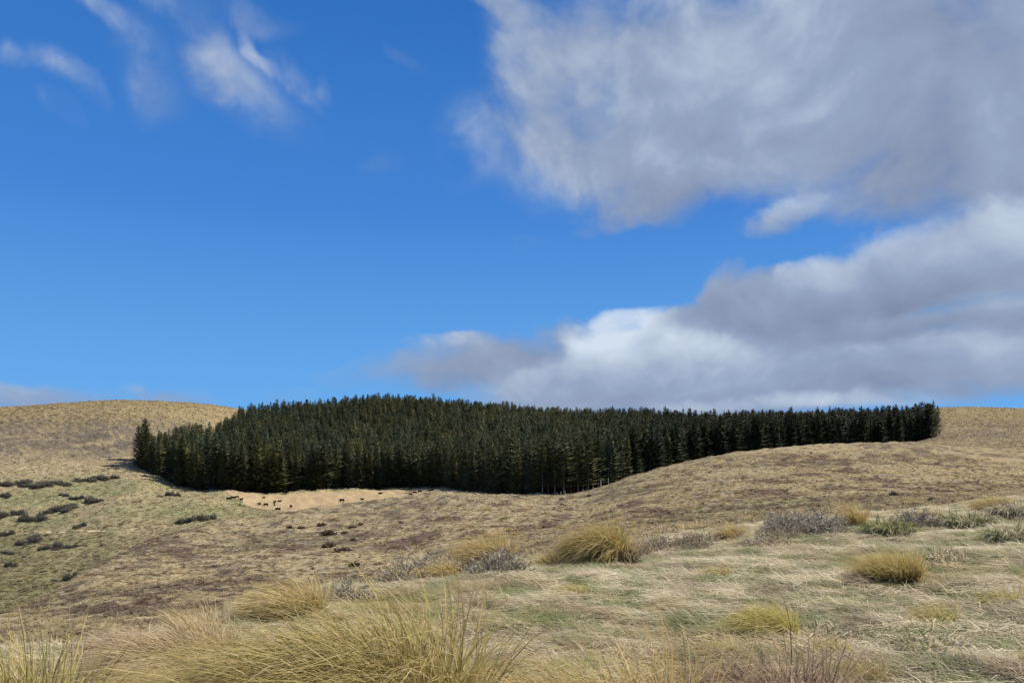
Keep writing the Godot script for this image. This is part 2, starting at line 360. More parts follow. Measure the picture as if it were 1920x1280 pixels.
func monotone(x: PackedFloat32Array, y: PackedFloat32Array) -> PackedFloat32Array:
	var m := PackedFloat32Array()
	var k := x.size()
	m.resize(k)
	for q in range(1, k - 1):
		var h0 := x[q] - x[q - 1]
		var h1 := x[q + 1] - x[q]
		var d0 := (y[q] - y[q - 1]) / h0
		var d1 := (y[q + 1] - y[q]) / h1
		if d0 * d1 > 0:
			var w1 := 2 * h1 + h0
			var w2 := h1 + 2 * h0
			m[q] = (w1 + w2) / (w1 / d0 + w2 / d1)
	m[0] = (y[1] - y[0]) / (x[1] - x[0])
	m[k - 1] = (y[k - 1] - y[k - 2]) / (x[k - 1] - x[k - 2])
	return m


func hermite(x: PackedFloat32Array, y: PackedFloat32Array, m: PackedFloat32Array, k: int, t: float) -> float:
	var h := x[k + 1] - x[k]
	var s := clampf((t - x[k]) / h, 0, 1)
	var q := 1 - s
	return (1 + 2 * s) * q * q * y[k] + s * q * q * h * m[k] + s * s * (3 - 2 * s) * y[k + 1] + s * s * (s - 1) * h * m[k + 1]


func prepare_land() -> void:
	var at := PackedFloat32Array(PROFILE_AT)
	for r in 15:
		var d := PackedFloat32Array()
		var h := PackedFloat32Array()
		for p in PROFILE:
			d.append(p[r].x)
			h.append(p[r].y)
		slopes.append([d, monotone(at, d), h, monotone(at, h)])
	for k in ROWS:
		depth_of.append([0.05, 0.4, 0.8][k] if k < 3 else Z0 * pow(RATIO, k - 3))
	grid.resize(COLS * ROWS)
	for cidx in COLS:
		var u := lerpf(-FAN, FAN, float(cidx) / (COLS - 1))
		var prof := profile(u)
		var d: PackedFloat32Array = prof[0]
		var h: PackedFloat32Array = prof[1]
		marks_of.append(d)
		var m := monotone(d, h)
		var k := 0
		for r in ROWS:
			var z := depth_of[r]
			while k < 13 and z > d[k + 1]:
				k += 1
			grid[cidx * ROWS + r] = hermite(d, h, m, k, z) + bump(u * z, z)


func profile(u: float) -> Array:
	var at := PackedFloat32Array(PROFILE_AT)
	var p := clampf(960 + 1450 * u, at[0], at[at.size() - 1])
	var k := 0
	while k < at.size() - 2 and p > at[k + 1]:
		k += 1
	var d := PackedFloat32Array()
	var h := PackedFloat32Array()
	for s in slopes:
		d.append(hermite(at, s[0], s[1], k, p))
		h.append(hermite(at, s[2], s[3], k, p))
	return [d, h]


# the profile's distances at the nearest column of the fan
func marks(u: float) -> PackedFloat32Array:
	return marks_of[clampi(roundi((u / FAN + 1) * 0.5 * (COLS - 1)), 0, COLS - 1)]


func bump(x: float, z: float) -> float:
	var amp := clampf(0.0035 * z, 0.03, 0.8)
	var b := n_bump.get_noise_2d(x, z) * amp
	if z < 45:
		b += n_turf.get_noise_2d(x * 0.8, z * 0.8) * 0.10 * clampf((z - 1) / 3, 0, 1)
	if z > 60:
		b += n_bump.get_noise_2d(x * 0.3 + 500, z * 0.3) * amp * 1.2 * clampf((z - 60) / 60, 0, 1)
	return b


func ground(x: float, z: float) -> float:
	var d := maxf(-z, Z0)
	var cc := clampf((x / d / FAN + 1) * 0.5 * (COLS - 1), 0, COLS - 1.001)
	var rr := clampf(3 + log(d / Z0) / log(RATIO), 3, ROWS - 1.001)
	var a := int(cc)
	var b := int(rr)
	var k := a * ROWS + b
	return lerpf(lerpf(grid[k], grid[k + ROWS], cc - a), lerpf(grid[k + 1], grid[k + ROWS + 1], cc - a), rr - b)


func on(x: float, z: float, sink := 0.0) -> Vector3:
	return Vector3(x, ground(x, z) - sink, z)


# ---------------------------------------------------------------- what grows where

func heath_at(x: float, z: float) -> float:
	var best := 0.0
	for h in HEATH_PATCHES:
		var dx: float = (x - h.x) / h.z
		var dz: float = (z - h.y) / h.w
		if dx > -1.8 and dx < 1.8 and dz > -1.8 and dz < 1.8:
			best = maxf(best, 1.35 - sqrt(dx * dx + dz * dz))
	return clampf(best * 1.3 - 0.1 + n_fine.get_noise_2d(x * 1.6, z * 1.6) * 1.5 * minf(best * 3, 1), 0, 1)


const STRAW := Color(0.385, 0.318, 0.192)
const PALE := Color(0.46, 0.388, 0.25)
const GREENISH := Color(0.29, 0.285, 0.155)
const HEATH := Color(0.15, 0.108, 0.082)
const GOLD := Color(0.40, 0.32, 0.17)
const GREY := Color(0.175, 0.152, 0.125)
const MAUVE := Color(0.225, 0.183, 0.145)
const TAN := Color(0.49, 0.375, 0.228)


func cover(x: float, z: float, h: float, prof_d: PackedFloat32Array) -> Color:
	var d := -z
	var u := x / d
	var a := n_mid.get_noise_2d(x, z)
	var b := n_fine.get_noise_2d(x, z)
	var w := n_wide.get_noise_2d(x, z)
	var c := STRAW.lerp(PALE, clampf(0.4 + a * 1.3, 0, 1))
	if d < prof_d[7]:
		# the knoll at our feet and the spur beyond it
		if d < prof_d[2]:
			return Color(0.37, 0.315, 0.21).lerp(Color(0.25, 0.25, 0.14), clampf(0.5 + b * 1.5, 0, 1))
		c = c.lerp(GREENISH, clampf(w * 1.6 + a * 0.6 - 0.05, 0, 0.75))
		c = c.lerp(GREY, smoothstep(0.05, 0.30, b * 1.1 + a * 0.55 + w * 0.25) * 0.80)
		var right := clampf((u - 0.04) * 4, 0, 1) * clampf((d - 60) / 80, 0, 1)
		c = c.lerp(GOLD, clampf((a * 1.2 - b * 0.6 + 0.15) * 1.6, 0, 0.8) * right)
		c = c.lerp(HEATH, smoothstep(0.06, 0.32, n_fine.get_noise_2d(x * 0.8 + 90, z * 0.8) + w * 0.5 + a * 0.35) * 0.85 * clampf((d - 25) / 25, 0, 1))
		c = c.lerp(HEATH, heath_at(x, z) * 0.9)
		if u < -0.26:
			# dark heath lip along the spur's edge, painted in to shade its fold
			c = c.lerp(HEATH, clampf(1.1 - absf(d / prof_d[6] - 1.0 + b * 0.05) * 18, 0, 1) * clampf(0.55 + a * 2.0, 0, 0.9))
	else:
		var low := clampf((-8 - h) / 8, 0, 1)
		c = c.lerp(GREENISH, low * clampf(0.62 + w * 0.9 + a * 0.6, 0, 0.95))
		c = c.lerp(Color(0.19, 0.175, 0.095), smoothstep(-22, -33, h) * 0.75)  # ground colour darkened at the valley bottom to stand for its shade
		var up := clampf((h + 6) / 9, 0, 1)
		c = c.lerp(MAUVE, up * clampf(0.66 + a * 1.4 + b * 0.6, 0, 0.97))
		c = c.lerp(GREY, up * smoothstep(-0.22, 0.26, b * 0.9 + w * 0.7 + a * 0.6) * 0.9)
		c = c.lerp(GOLD, clampf((h - 20 + a * 22) / 18, 0, 0.7))
		if u > 0.4:
			c = c.lerp(GOLD, clampf(0.3 + a * 1.5, 0, 0.8) * clampf(1 - absf(d - 480) / 160, 0, 1))
	var k := 1.0 + b * 0.22
	return Color(c.r * k, c.g * k, c.b * k)


func in_paddock(x: float, z: float) -> bool:
	return z < -280 and z > -432 and x < -20 and x > -152 and Geometry2D.is_point_in_polygon(Vector2(x, z), paddock_ring)


func in_forest(x: float, z: float) -> bool:
	return z < -310 and z > -775 and x > -260 and x < 350 and Geometry2D.is_point_in_polygon(Vector2(x, z), forest_ring)


# ---------------------------------------------------------------- sky

func air(el: float) -> Vector3:
	var stops := [Vector3(0.165, 0.450, 0.880), Vector3(0.120, 0.370, 0.810), Vector3(0.060, 0.235, 0.665), Vector3(0.033, 0.165, 0.520), Vector3(0.024, 0.125, 0.420), Vector3(0.020, 0.105, 0.36)]
	var at := [0.0, 7.0, 17.0, 30.0, 50.0, 90.0]
	var k := 0
	while k < 4 and el > at[k + 1]:
		k += 1
	return stops[k].lerp(stops[k + 1], clampf((el - at[k]) / (at[k + 1] - at[k]), 0, 1))


func cloud_tone(b: float) -> Vector3:
	var lo := Vector3(0.215, 0.265, 0.385)
	var mid := Vector3(0.305, 0.385, 0.540)
	var hi := Vector3(0.570, 0.660, 0.785)
	return lo.lerp(mid, b * 2) if b < 0.5 else mid.lerp(hi, minf((b - 0.5) * 2, 1.3))


func sky_at(az: float, el: float) -> Vector3:
	var c := air(maxf(el, 0))
	if el < -1.0:
		return c
	# the same noise for clouds everywhere: finer and flatter towards the horizon
	var squash := 1.0 + 14.0 / (maxf(el, 0) + 6.0)
	var nx := az * 1.0
	var ny := el * squash
	var w1 := n_sky_wide.get_noise_2d(nx, ny)
	var w2 := n_sky_wide.get_noise_2d(nx + 300, ny + 70)
	var fx := n_sky.get_noise_2d(nx + w1 * 3, ny + w2 * 3)
	var fl := n_sky.get_noise_2d(nx + w1 * 3 - 1.2, ny + w2 * 3 - 1.6)
	var a := az + w1 * 1.4 + fx * 1.9
	var e := el + w2 * 1.2 / squash + fl * 1.9 / squash
	var best := 0.0
	var bright := 0.0
	var weight := 0.0001
	for q in clouds:
		var dx := a - q[0]
		if dx > q[8] or dx < -q[8]:
			continue
		var dy := e - q[1]
		if dy > q[8] or dy < -q[8]:
			continue
		var x := (dx * q[4] - dy * q[9]) / q[2]
		var y := (dx * q[9] + dy * q[4]) / q[3]
		var r := x * x + y * y
		if r < 1.7:
			var f := q[5] * (1.0 - r * 0.75)
			if f > 0:
				var t := clampf(y * 0.55 + 0.5, 0, 1)
				var ww := f * f * f
				bright += ww * lerpf(q[6], q[7], t)
				weight += ww
				best = minf(maxf(best, f) + 0.3 * minf(best, f), 1.3)
	# beyond the frame the broken cloud goes on
	var out := clampf((absf(az) - 37) / 8, 0, 1)
	out = maxf(out, clampf((el - 33) / 8, 0, 1))
	if out > 0:
		var f := clampf(n_sky_wide.get_noise_2d(nx * 0.6 + 900, ny * 0.6) * 1.7 + 0.35, 0, 1.2) * out
		bright += f * f * lerpf(0.5, 0.85, 0.5 + w2)
		weight += f * f
		best = maxf(best, f)
	if best <= 0.0:
		return c
	bright /= weight
	var dens := best + (fx * 0.75 + w1 * 0.35) * smoothstep(0.0, 0.30, best)
	var alpha := smoothstep(-0.06, 1.06, dens) * 0.985
	var lit := bright + (fx - fl) * 0.28 + fx * 0.15 + w2 * 0.22
	return c.lerp(cloud_tone(clampf(lit, 0, 1.2)), alpha)


func make_sky() -> ImageTexture:
	for q in CLOUDS:
		var reach := maxf(q[2], q[3]) * 1.35
		clouds.append(PackedFloat32Array([q[0], q[1], q[2], q[3], cos(deg_to_rad(q[4])), q[5], q[6], q[7], reach, sin(deg_to_rad(q[4]))]))
	var rough := sky_part(Rect2i(0, 0, 1024, 264), 1024)
	rough.resize(SKY_W, 264 * 4, Image.INTERPOLATE_CUBIC)
	var im := Image.create_empty(SKY_W, SKY_H, false, Image.FORMAT_RGBF)
	var low := air(0) / EXPOSURE
	im.fill(Color(low.x, low.y, low.z))
	im.blit_rect(rough, Rect2i(0, 0, SKY_W, 264 * 4), Vector2i.ZERO)
	# the part of the sky that has fine detail
	var fine := Rect2i(2048 - 470, 1024 - 400, 940, 412)
	im.blit_rect(sky_part(fine, SKY_W), Rect2i(Vector2i.ZERO, fine.size), fine.position)
	# a panorama begins straight ahead
	var turned := Image.create_empty(SKY_W, SKY_H, false, Image.FORMAT_RGBF)
	turned.blit_rect(im, Rect2i(SKY_W / 2, 0, SKY_W / 2, SKY_H), Vector2i.ZERO)
	turned.blit_rect(im, Rect2i(0, 0, SKY_W / 2, SKY_H), Vector2i(SKY_W / 2, 0))
	return ImageTexture.create_from_image(turned)


func sky_part(r: Rect2i, width: int) -> Image:
	var rows := []
	rows.resize(r.size.y)
	var row := func(y: int) -> void:
		var line := PackedFloat32Array()
		line.resize(r.size.x * 3)
		var el := 90.0 - (r.position.y + y + 0.5) * 360.0 / width
		for x in r.size.x:
			var az := (r.position.x + x + 0.5) * 360.0 / width - 180.0
			var c := sky_at(az, el)
			line[x * 3] = c.x / EXPOSURE
			line[x * 3 + 1] = c.y / EXPOSURE
			line[x * 3 + 2] = c.z / EXPOSURE
		rows[y] = line
	for y in r.size.y:
		row.call(y)
	var all := PackedFloat32Array()
	for l in rows:
		all.append_array(l)
	return Image.create_from_data(r.size.x, r.size.y, false, Image.FORMAT_RGBF, all.to_byte_array())


# ---------------------------------------------------------------- ground

func soil() -> StandardMaterial3D:
	var m := leafy("dry_turf", 0.95)
	m.metallic_specular = 0.1
	var f := FastNoiseLite.new()
	f.seed = 11
	f.frequency = 0.02
	f.fractal_octaves = 6
	f.fractal_gain = 0.62
	var t := NoiseTexture2D.new()
	t.width = 2048
	t.height = 2048
	t.seamless = true
	t.noise = f
	var ramp := Gradient.new()
	ramp.offsets = PackedFloat32Array([0.15, 0.5, 0.85])
	ramp.colors = PackedColorArray([Color(0.62, 0.62, 0.60), Color(0.88, 0.88, 0.88), Color(1, 1, 0.98)])
	t.color_ramp = ramp
	m.albedo_texture = t
	m.uv1_triplanar = true
	m.uv1_world_triplanar = true
	m.uv1_scale = Vector3(1, 1, 1) / 31.0
	return m


func build_land() -> void:
	var step := 2 * FAN / (COLS - 1)
	var pos := PackedVector3Array()
	var col := PackedColorArray()
	var zone := PackedByteArray()
	pos.resize(COLS * ROWS)
	col.resize(COLS * ROWS)
	zone.resize(COLS * ROWS)
	for a in COLS:
		var u := -FAN + step * a
		var d := marks_of[a]
		for r in ROWS:
			var z := depth_of[r]
			var k := a * ROWS + r
			var x := u * z
			pos[k] = Vector3(x, grid[k], -z)
			if in_paddock(x, -z):
				var b := n_fine.get_noise_2d(x * 2, z * 2) * 0.12 + n_mid.get_noise_2d(x, z) * 0.14
				# trodden grey soil along the foot of the pines
				var worn := smoothstep(13, 6, to_line(Vector2(x, -z), FOREST_FRONT) + b * 30)
				var t := TAN.lerp(Color(0.36, 0.30, 0.235), worn * 0.8)
				col[k] = Color(t.r * (1 + b), t.g * (1 + b), t.b * (1 + b))
				zone[k] = 3
			else:
				col[k] = cover(x, -z, grid[k], d)
				zone[k] = 0 if z < lerpf(d[2], d[3], 0.7) else 1 if z < d[7] else 2
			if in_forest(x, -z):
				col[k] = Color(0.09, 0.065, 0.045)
	var nor := PackedVector3Array()
	nor.resize(pos.size())
	for a in COLS:
		for r in ROWS:
			var k := a * ROWS + r
			var e := pos[k + ROWS if a < COLS - 1 else k] - pos[k - ROWS if a > 0 else k]
			var f := pos[k + 1 if r < ROWS - 1 else k] - pos[k - 1 if r > 0 else k]
			nor[k] = e.cross(f).normalized()
	var m := soil()
	var names := ["knoll_ground", "spur_hill", "valley_hillside", "paddock_ground"]
	var labels := ["grassy knoll of matted dry grass at the viewer's feet", "low spur of dry tussock grass between the knoll and the plantation", "wide tussock hillside rising behind the valley and the pines", "bare tan paddock where the black cattle stand below the pines"]
	for w in 4:
		var g := Geo.new()
		var to := PackedInt32Array()
		to.resize(pos.size())
		to.fill(-1)
		for a in COLS - 1:
			for r in ROWS - 1:
				var k := a * ROWS + r
				if zone[k] != w:
					continue
				for q in [k, k + 1, k + ROWS, k + ROWS, k + 1, k + ROWS + 1]:
					if to[q] < 0:
						to[q] = g.v.size()
						g.v.append(pos[q]); g.n.append(nor[q]); g.c.append(col[q])
					g.i.append(to[q])
		tag(part(names[w], g.mesh(m, true), self), labels[w], "", "", "structure")
	# the same ground on round both sides and behind the eye
	var s := Geo.new()
	var turns := 28
	var edge := atan(FAN)
	var wide := sqrt(1 + FAN * FAN)
	for t in turns + 1:
		var f := float(t) / turns
		var ang := lerpf(edge, TAU - edge, f)
		for r in ROWS:
			var z := depth_of[r] * wide
			var h := lerpf(grid[(COLS - 1) * ROWS + r], grid[r], smoothstep(0.1, 0.9, f))
			if t == 0 or t == turns:
				h -= 0.004
			s.v.append(Vector3(sin(ang) * z, h, -cos(ang) * z))
			s.c.append(STRAW.lerp(GREENISH, 0.3 + 0.3 * n_wide.get_noise_2d(sin(ang) * z, cos(ang) * z)))
			s.n.append(Vector3.UP)
	for t in turns:
		for r in ROWS - 1:
			var k := t * ROWS + r
			s.i.append_array([k, k + 1, k + ROWS, k + ROWS, k + 1, k + ROWS + 1])
	tag(part("surrounding_ground", s.mesh(m), self), "dry tussock country going on beyond the view", "", "", "structure")


func build_track() -> void:
	# a faint bench cut by stock along the far side of the valley
	var g := Geo.new()
	var line := [Vector2(-215, -296), Vector2(-186, -281), Vector2(-159, -271), Vector2(-147, -266), Vector2(-134, -261.5), Vector2(-124, -261)]
	var pts := PackedVector3Array()
	for k in line.size() - 1:
		for q in 10:
			var p: Vector2 = line[k].lerp(line[k + 1], q / 10.0)
			var nz := p.y + n_fine.get_noise_1d(p.x) * 1.0
			pts.append(Vector3(p.x, 0, nz))
	for k in pts.size():
		var wd := 0.9 + 0.3 * n_fine.get_noise_1d(k * 7.0)
		for q in [-1.0, 1.0]:
			var z: float = pts[k].z + q * wd
			g.v.append(on(pts[k].x, z, -0.06))
			g.n.append(Vector3.UP)
			g.c.append(Color(0.42, 0.34, 0.22))
		if k:
			var e := k * 2
			g.i.append_array([e - 2, e - 1, e, e, e - 1, e + 1])
	tag(part("stock_path", g.mesh(leafy("bare_earth", 0.95)), self), "narrow pale stock path across the shrubby valley side", "", "", "structure")


# ---------------------------------------------------------------- the plantation

func pine(seed_: int, height: float, bare: float, wide: float, pale := false) -> Array:
	rng.seed = seed_
	var crown := Geo.new()
	var trunk := Geo.new()
	var pts := PackedVector3Array()
	var rad := PackedFloat32Array()
	var lean := Vector2(rng.randf_range(-0.4, 0.4), rng.randf_range(-0.4, 0.4))
	for k in 9:
		var t := k / 8.0
		pts.append(Vector3(lean.x * t * t, height * t * 0.98 - 0.5, lean.y * t * t))
		rad.append(0.27 * (1 - t) + 0.02)
	trunk.limb(pts, rad, 7, Color(0.22, 0.20, 0.18) if pale else Color(0.10, 0.085, 0.07))
	var heavy := rng.randf() * TAU
	var y := bare
	while y < height * 0.985:
		var t := (y - bare) / (height - bare)
		var count := 6 if t < 0.75 else 5
		var reach := wide * pow(1.0 - t, 0.66) * minf(1.0, 0.62 + t * 3.0) * rng.randf_range(0.78, 1.12) + 0.10
		var turn := rng.randf() * TAU
		for b in count:
			var az := turn + TAU * b / count + rng.randf_range(-0.35, 0.35)
			var l := reach * rng.randf_range(0.5, 1.25) * (1.0 + 0.28 * cos(az - heavy))
			var rise := lerpf(-0.12, 0.95, t * t) + rng.randf_range(-0.18, 0.18)
			var out := Vector3(cos(az), 0, sin(az))
			var base := Vector3(lean.x * pow(y / height, 2), y + rng.randf_range(-0.2, 0.2), lean.y * pow(y / height, 2))
			var side := Vector3(-out.z, 0, out.x)
			var n := 2 + int(l * 0.9)
			var tip := base + out * l + Vector3(0, rise * l * 0.7 + 0.10 * l * l * 0.5, 0)
			# the bough is a drooping frond, ragged with needle sprays
			var half := clampf(l * 0.30, 0.14, 0.85) * rng.randf_range(0.7, 1.2)
			var bend := base + out * l * 0.55 + Vector3(0, rise * l * 0.39 + 0.05 * l * l * 0.5, 0)
			var bough := rng.randf_range(0.75, 1.25)
			var dark := Color(0.098 * bough, 0.110 * bough, 0.059 * bough)
			var drop := Vector3(0, -half * rng.randf_range(0.15, 0.6), 0)
			crown.tri(base, bend + side * half + drop, tip, dark)
			crown.tri(base, bend - side * half + drop, tip, dark)
			for q in n:
				var s := (q + 0.9) / n * (0.96 if q < n - 1 else 1.0)
				var p := base + out * l * s + Vector3(0, rise * l * s * 0.7 + 0.10 * l * l * s * s * 0.5, 0)
				var size := rng.randf_range(0.55, 0.95) * (0.55 + 0.5 * (1.0 - t))
				var tone := rng.randf_range(0.7, 1.25)
				var col := Color(0.110 * tone, 0.120 * tone, 0.066 * tone)
				for w in 3:
					var a := (w - 1) * 0.95 + rng.randf_range(-0.25, 0.25)
					var dir := (out * cos(a) + side * sin(a) + Vector3(0, 0.28 + rng.randf_range(-0.35, 0.25), 0)).normalized()
					var across := dir.cross(Vector3(rng.randf_range(-0.5, 0.5), 1, rng.randf_range(-0.5, 0.5))).normalized() * size * 0.27
					crown.tri(p - across, p + across, p + dir * size, col)
				crown.tri(p - out * 0.16 * size, p + out * 0.2 * size, p + Vector3(rng.randf_range(-0.2, 0.2), -0.55 * size, rng.randf_range(-0.2, 0.2)), col)
		y += lerpf(0.95, 0.42, t) * rng.randf_range(0.8, 1.2)
	# the leader
	for w in 5:
		var top := Vector3(lean.x, height, lean.y)
		var a := TAU * w / 5
		crown.tri(top + Vector3(cos(a) * 0.16, -0.7, sin(a) * 0.16), top + Vector3(cos(a + 1.2) * 0.16, -0.7, sin(a + 1.2) * 0.16), top + Vector3(0, 0.35, 0), Color(0.04, 0.056, 0.026))
	return [crown, trunk]


func to_line(p: Vector2, line: Array) -> float:
	var best := 1e9
	for k in line.size() - 1:
		best = minf(best, p.distance_to(Geometry2D.get_closest_point_to_segment(p, line[k], line[k + 1])))
	return best


const WHERE := [
	[330, "at the stand's low outer tip"], [435, "along the stand's low shaded side"], [490, "above the line of three cows"], [580, "behind the touching pair of cows"],
	[720, "behind the bare middle of the paddock"], [845, "behind the paddock's narrow end"], [930, "at the notch behind the spur's hump"], [1005, "where the belt comes nearest"],
	[1150, "where spur and hill meet"], [1250, "above the foot of the hill crest"], [1400, "behind the rising hill crest"], [1560, "behind the top of the rounded hill"],
	[1700, "behind the flat end of the hill crest"], [9999, "at the far tip of the long belt"],
]


func build_forest() -> void:
	var needles := leafy("pine_needles", 0.65, 0.5)
	var bark := leafy("pine_bark", 0.9)
	# plain and olive needles, and a darkened tint painting the right belt's shade
	var shades := []
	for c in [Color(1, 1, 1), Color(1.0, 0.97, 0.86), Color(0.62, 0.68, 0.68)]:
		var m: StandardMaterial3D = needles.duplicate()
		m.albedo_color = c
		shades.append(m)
	var kinds := []
	for k in 6:
		kinds.append(pine(100 + k, 24.0, 0.6, [5.2, 4.4, 6.0, 4.9, 5.6, 4.1][k]))
	for k in 2:
		kinds.append(pine(200 + k, 24.0, 3.2, 4.4, true))       # bare below
	for k in 4:
		kinds.append(pine(300 + k, 24.0, 7.0, [4.2, 3.7, 4.9, 4.5][k]))       # within the stand only the upper crown lives
	var crowns := []
	var trunks := []
	for k in kinds:
		crowns.append(k[0].mesh(needles))
		trunks.append(k[1].mesh(bark))
	rng.seed = 77
	var spots := []     # [depth behind the open edge, place]
	for k in FOREST_FRONT.size() - 1:
		var a: Vector2 = FOREST_FRONT[k]
		var b: Vector2 = FOREST_FRONT[k + 1]
		var n := maxi(1, int(a.distance_to(b) / 5.6))
		for q in n:
			var p := a.lerp(b, (q + rng.randf_range(0.2, 0.8)) / n)
			spots.append([rng.randf_range(0, 0.4), p + Vector2(rng.randf_range(-1.2, 1.2), -rng.randf_range(0, 3.0))])
	var x := -262.0
	while x < 352:
		var z := -775.0
		while z < -305:
			var p := Vector2(x + rng.randf_range(-2.1, 2.1), z + rng.randf_range(-2.1, 2.1))
			if in_forest(p.x, p.y):
				var d := to_line(p, FOREST_FRONT)
				if d > 5.0:
					spots.append([d, p])
			z += 6.2
		x += 6.0
	spots.sort_custom(func(a, b): return a[0] < b[0])
	var places := []
	var tints := []
	for k in kinds.size():
		places.append([])
		tints.append(PackedColorArray())
	var shown := 0
	for s in spots:
		var p: Vector2 = s[1]
		var px := 960 + 1450 * p.x / -p.y
		var tall: float = rng.randf_range(0.84, 1.12) * (rng.randf_range(0.98, 1.2) if px < 435 else 1.0)
		if s[0] > 12:
			tall = rng.randf_range(0.80, 1.08) * (1.0 + 0.16 * n_mid.get_noise_2d(p.x * 1.3, p.y * 1.3))
			if rng.randf() < 0.12:
				tall *= 1.07
		var saddle: bool = px > 1005 and px < 1150 and s[0] < 14
		var kind := 6 + rng.randi() % 2 if saddle else rng.randi() % 6 if s[0] < 14 or rng.randf() < 0.3 else 8 + rng.randi() % 4
		var at := on(p.x, p.y)
		var turn := rng.randf() * TAU
		if px > 277 and px < 325:
			tall *= 0.80
		var thick := tall * rng.randf_range(0.82, 1.22)
		if shown < 300:
			var look := ("tall " if tall > 1.05 else "short " if tall < 0.94 else "") + ("broad " if thick > tall * 1.04 else "slim " if thick < tall * 0.95 else "")
			var row := "front row" if s[0] < 3.5 else "second row"
			var w := 0
			while w < WHERE.size() - 1 and px > WHERE[w][0]:
				w += 1
			var text: String = look + ("pale trunked pine in the " if saddle else "dark pine in the ") + row + " " + WHERE[w][1]
			var o := thing("pine_tree", text, "tree", at, turn, text.replace("pine in", "pines in"))
			o.scale = Vector3(thick, tall, thick)
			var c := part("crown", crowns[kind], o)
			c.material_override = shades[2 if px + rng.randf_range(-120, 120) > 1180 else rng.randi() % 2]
			part("trunk", trunks[kind], o)
			shown += 1
		else:
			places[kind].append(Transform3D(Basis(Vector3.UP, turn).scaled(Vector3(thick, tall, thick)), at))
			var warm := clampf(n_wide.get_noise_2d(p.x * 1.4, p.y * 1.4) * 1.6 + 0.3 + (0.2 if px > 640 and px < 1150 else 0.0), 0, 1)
			var k := rng.randf_range(0.8, 1.2) * lerpf(1.1, 0.5, smoothstep(1020, 1320, px + rng.randf_range(-60, 60)))  # needles darkened towards the right, painting in the belt's shade
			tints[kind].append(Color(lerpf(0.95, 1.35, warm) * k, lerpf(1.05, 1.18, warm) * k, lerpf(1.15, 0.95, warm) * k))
	var rest := Node3D.new()
	rest.name = "pine_forest"
	add_child(rest)
	tag(rest, "crowded inner mass of dark pines behind the plantation's outer rows", "forest", "", "stuff")
	for k in kinds.size():
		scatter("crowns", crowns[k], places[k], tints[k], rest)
		if k >= 6:
			scatter("trunks", trunks[k], places[k], tints[k], rest)


# ---------------------------------------------------------------- grass and bushes

const WIND := Vector3(-0.97, 0, 0.24)


func blade_path(p: Vector3, d: Vector3, length: float, pull: Vector3, steps: int) -> PackedVector3Array:
	var out := PackedVector3Array([p])
	for k in steps:
		d = (d + pull * (1.0 / steps) * (0.25 + 1.7 * k / steps)).normalized()
		p += d * length / steps
		out.append(p)
	return out


# a bunch of long arching leaves from one crown, blown over by the wind
func tussock(blades: int, base: float, length: float, spread: float, blown: float, droop: float, width: float, cols: Array, steps := 6) -> Geo:
	var g := Geo.new()
	for k in blades:
		var a := rng.randf() * TAU
		var r := sqrt(rng.randf())
		var out := Vector3(cos(a), 0, sin(a))
		var p := out * r * base
		p.y = -0.04
		var d := (out * spread * r * rng.randf_range(0.5, 1.3) + Vector3.UP + WIND * blown * 0.25 + Vector3(rng.randf_range(-0.2, 0.2), 0, rng.randf_range(-0.2, 0.2))).normalized()
		var l := length * rng.randf_range(0.55, 1.1) * (1.0 - 0.15 * r)
		var pull := WIND * blown * rng.randf_range(0.5, 1.5) + Vector3.DOWN * droop * rng.randf_range(0.65, 1.4) + out * spread * 0.3 * r
		pull *= 1.7
		var side := d.cross(Vector3(rng.randf_range(-1, 1), 0.2, rng.randf_range(-1, 1))).normalized()
		var c: Color = cols[rng.randi() % cols.size()]
		var odd := rng.randf()
		if odd < 0.14:          # flopped every which way
			pull = pull * 1.5 + Vector3(rng.randf_range(-2, 2), rng.randf_range(-2.5, 0), rng.randf_range(-2, 2))
		elif odd < 0.26:        # last year's dead leaves about the foot
			c = c.lerp(Color(0.20, 0.16, 0.125), 0.8)
			pull += Vector3.DOWN * 1.6 + out * 0.8
			l *= 0.75
		elif odd > 0.97:
			l *= 1.15
		var t := rng.randf_range(0.75, 1.2)
		c = Color(c.r * t, c.g * t, c.b * t)
		g.ribbon(blade_path(p, d, l, pull, steps), side, width * rng.randf_range(0.7, 1.3), c, c.lerp(Color(0.60, 0.49, 0.26), 0.26))
	return g


# short turf: leaves that rise a little and then lie down, all more or less one way
func turf(blades: int, spread: float, length: float, rise: float, width: float, low: Color, high: Color) -> Geo:
	var g := Geo.new()
	for k in blades:
		var a := rng.randf() * TAU
		var p := Vector3(cos(a), 0, sin(a)) * spread * sqrt(rng.randf())
		p.y = -0.03
		var d := Vector3(-1 + rng.randf_range(-0.35, 0.9), rise * rng.randf_range(0.4, 1.6), rng.randf_range(-0.6, 0.6)).normalized()
		var pull := Vector3(-0.6, -0.9 * rng.randf_range(0.3, 1.2), rng.randf_range(-0.5, 0.5))
		var path := blade_path(p, d, length * rng.randf_range(0.5, 1.2), pull, 4)
		for q in path.size():
			path[q].y = maxf(path[q].y, 0.005 + 0.02 * (k % 4))
		var side := d.cross(Vector3(rng.randf_range(-0.7, 0.7), 1, rng.randf_range(-0.7, 0.7))).normalized()
		g.ribbon(path, side, width * rng.randf_range(0.6, 1.3), low.lerp(high, rng.randf()) * rng.randf_range(0.8, 1.15), low.lerp(high, rng.randf()), 0.45)
	return g


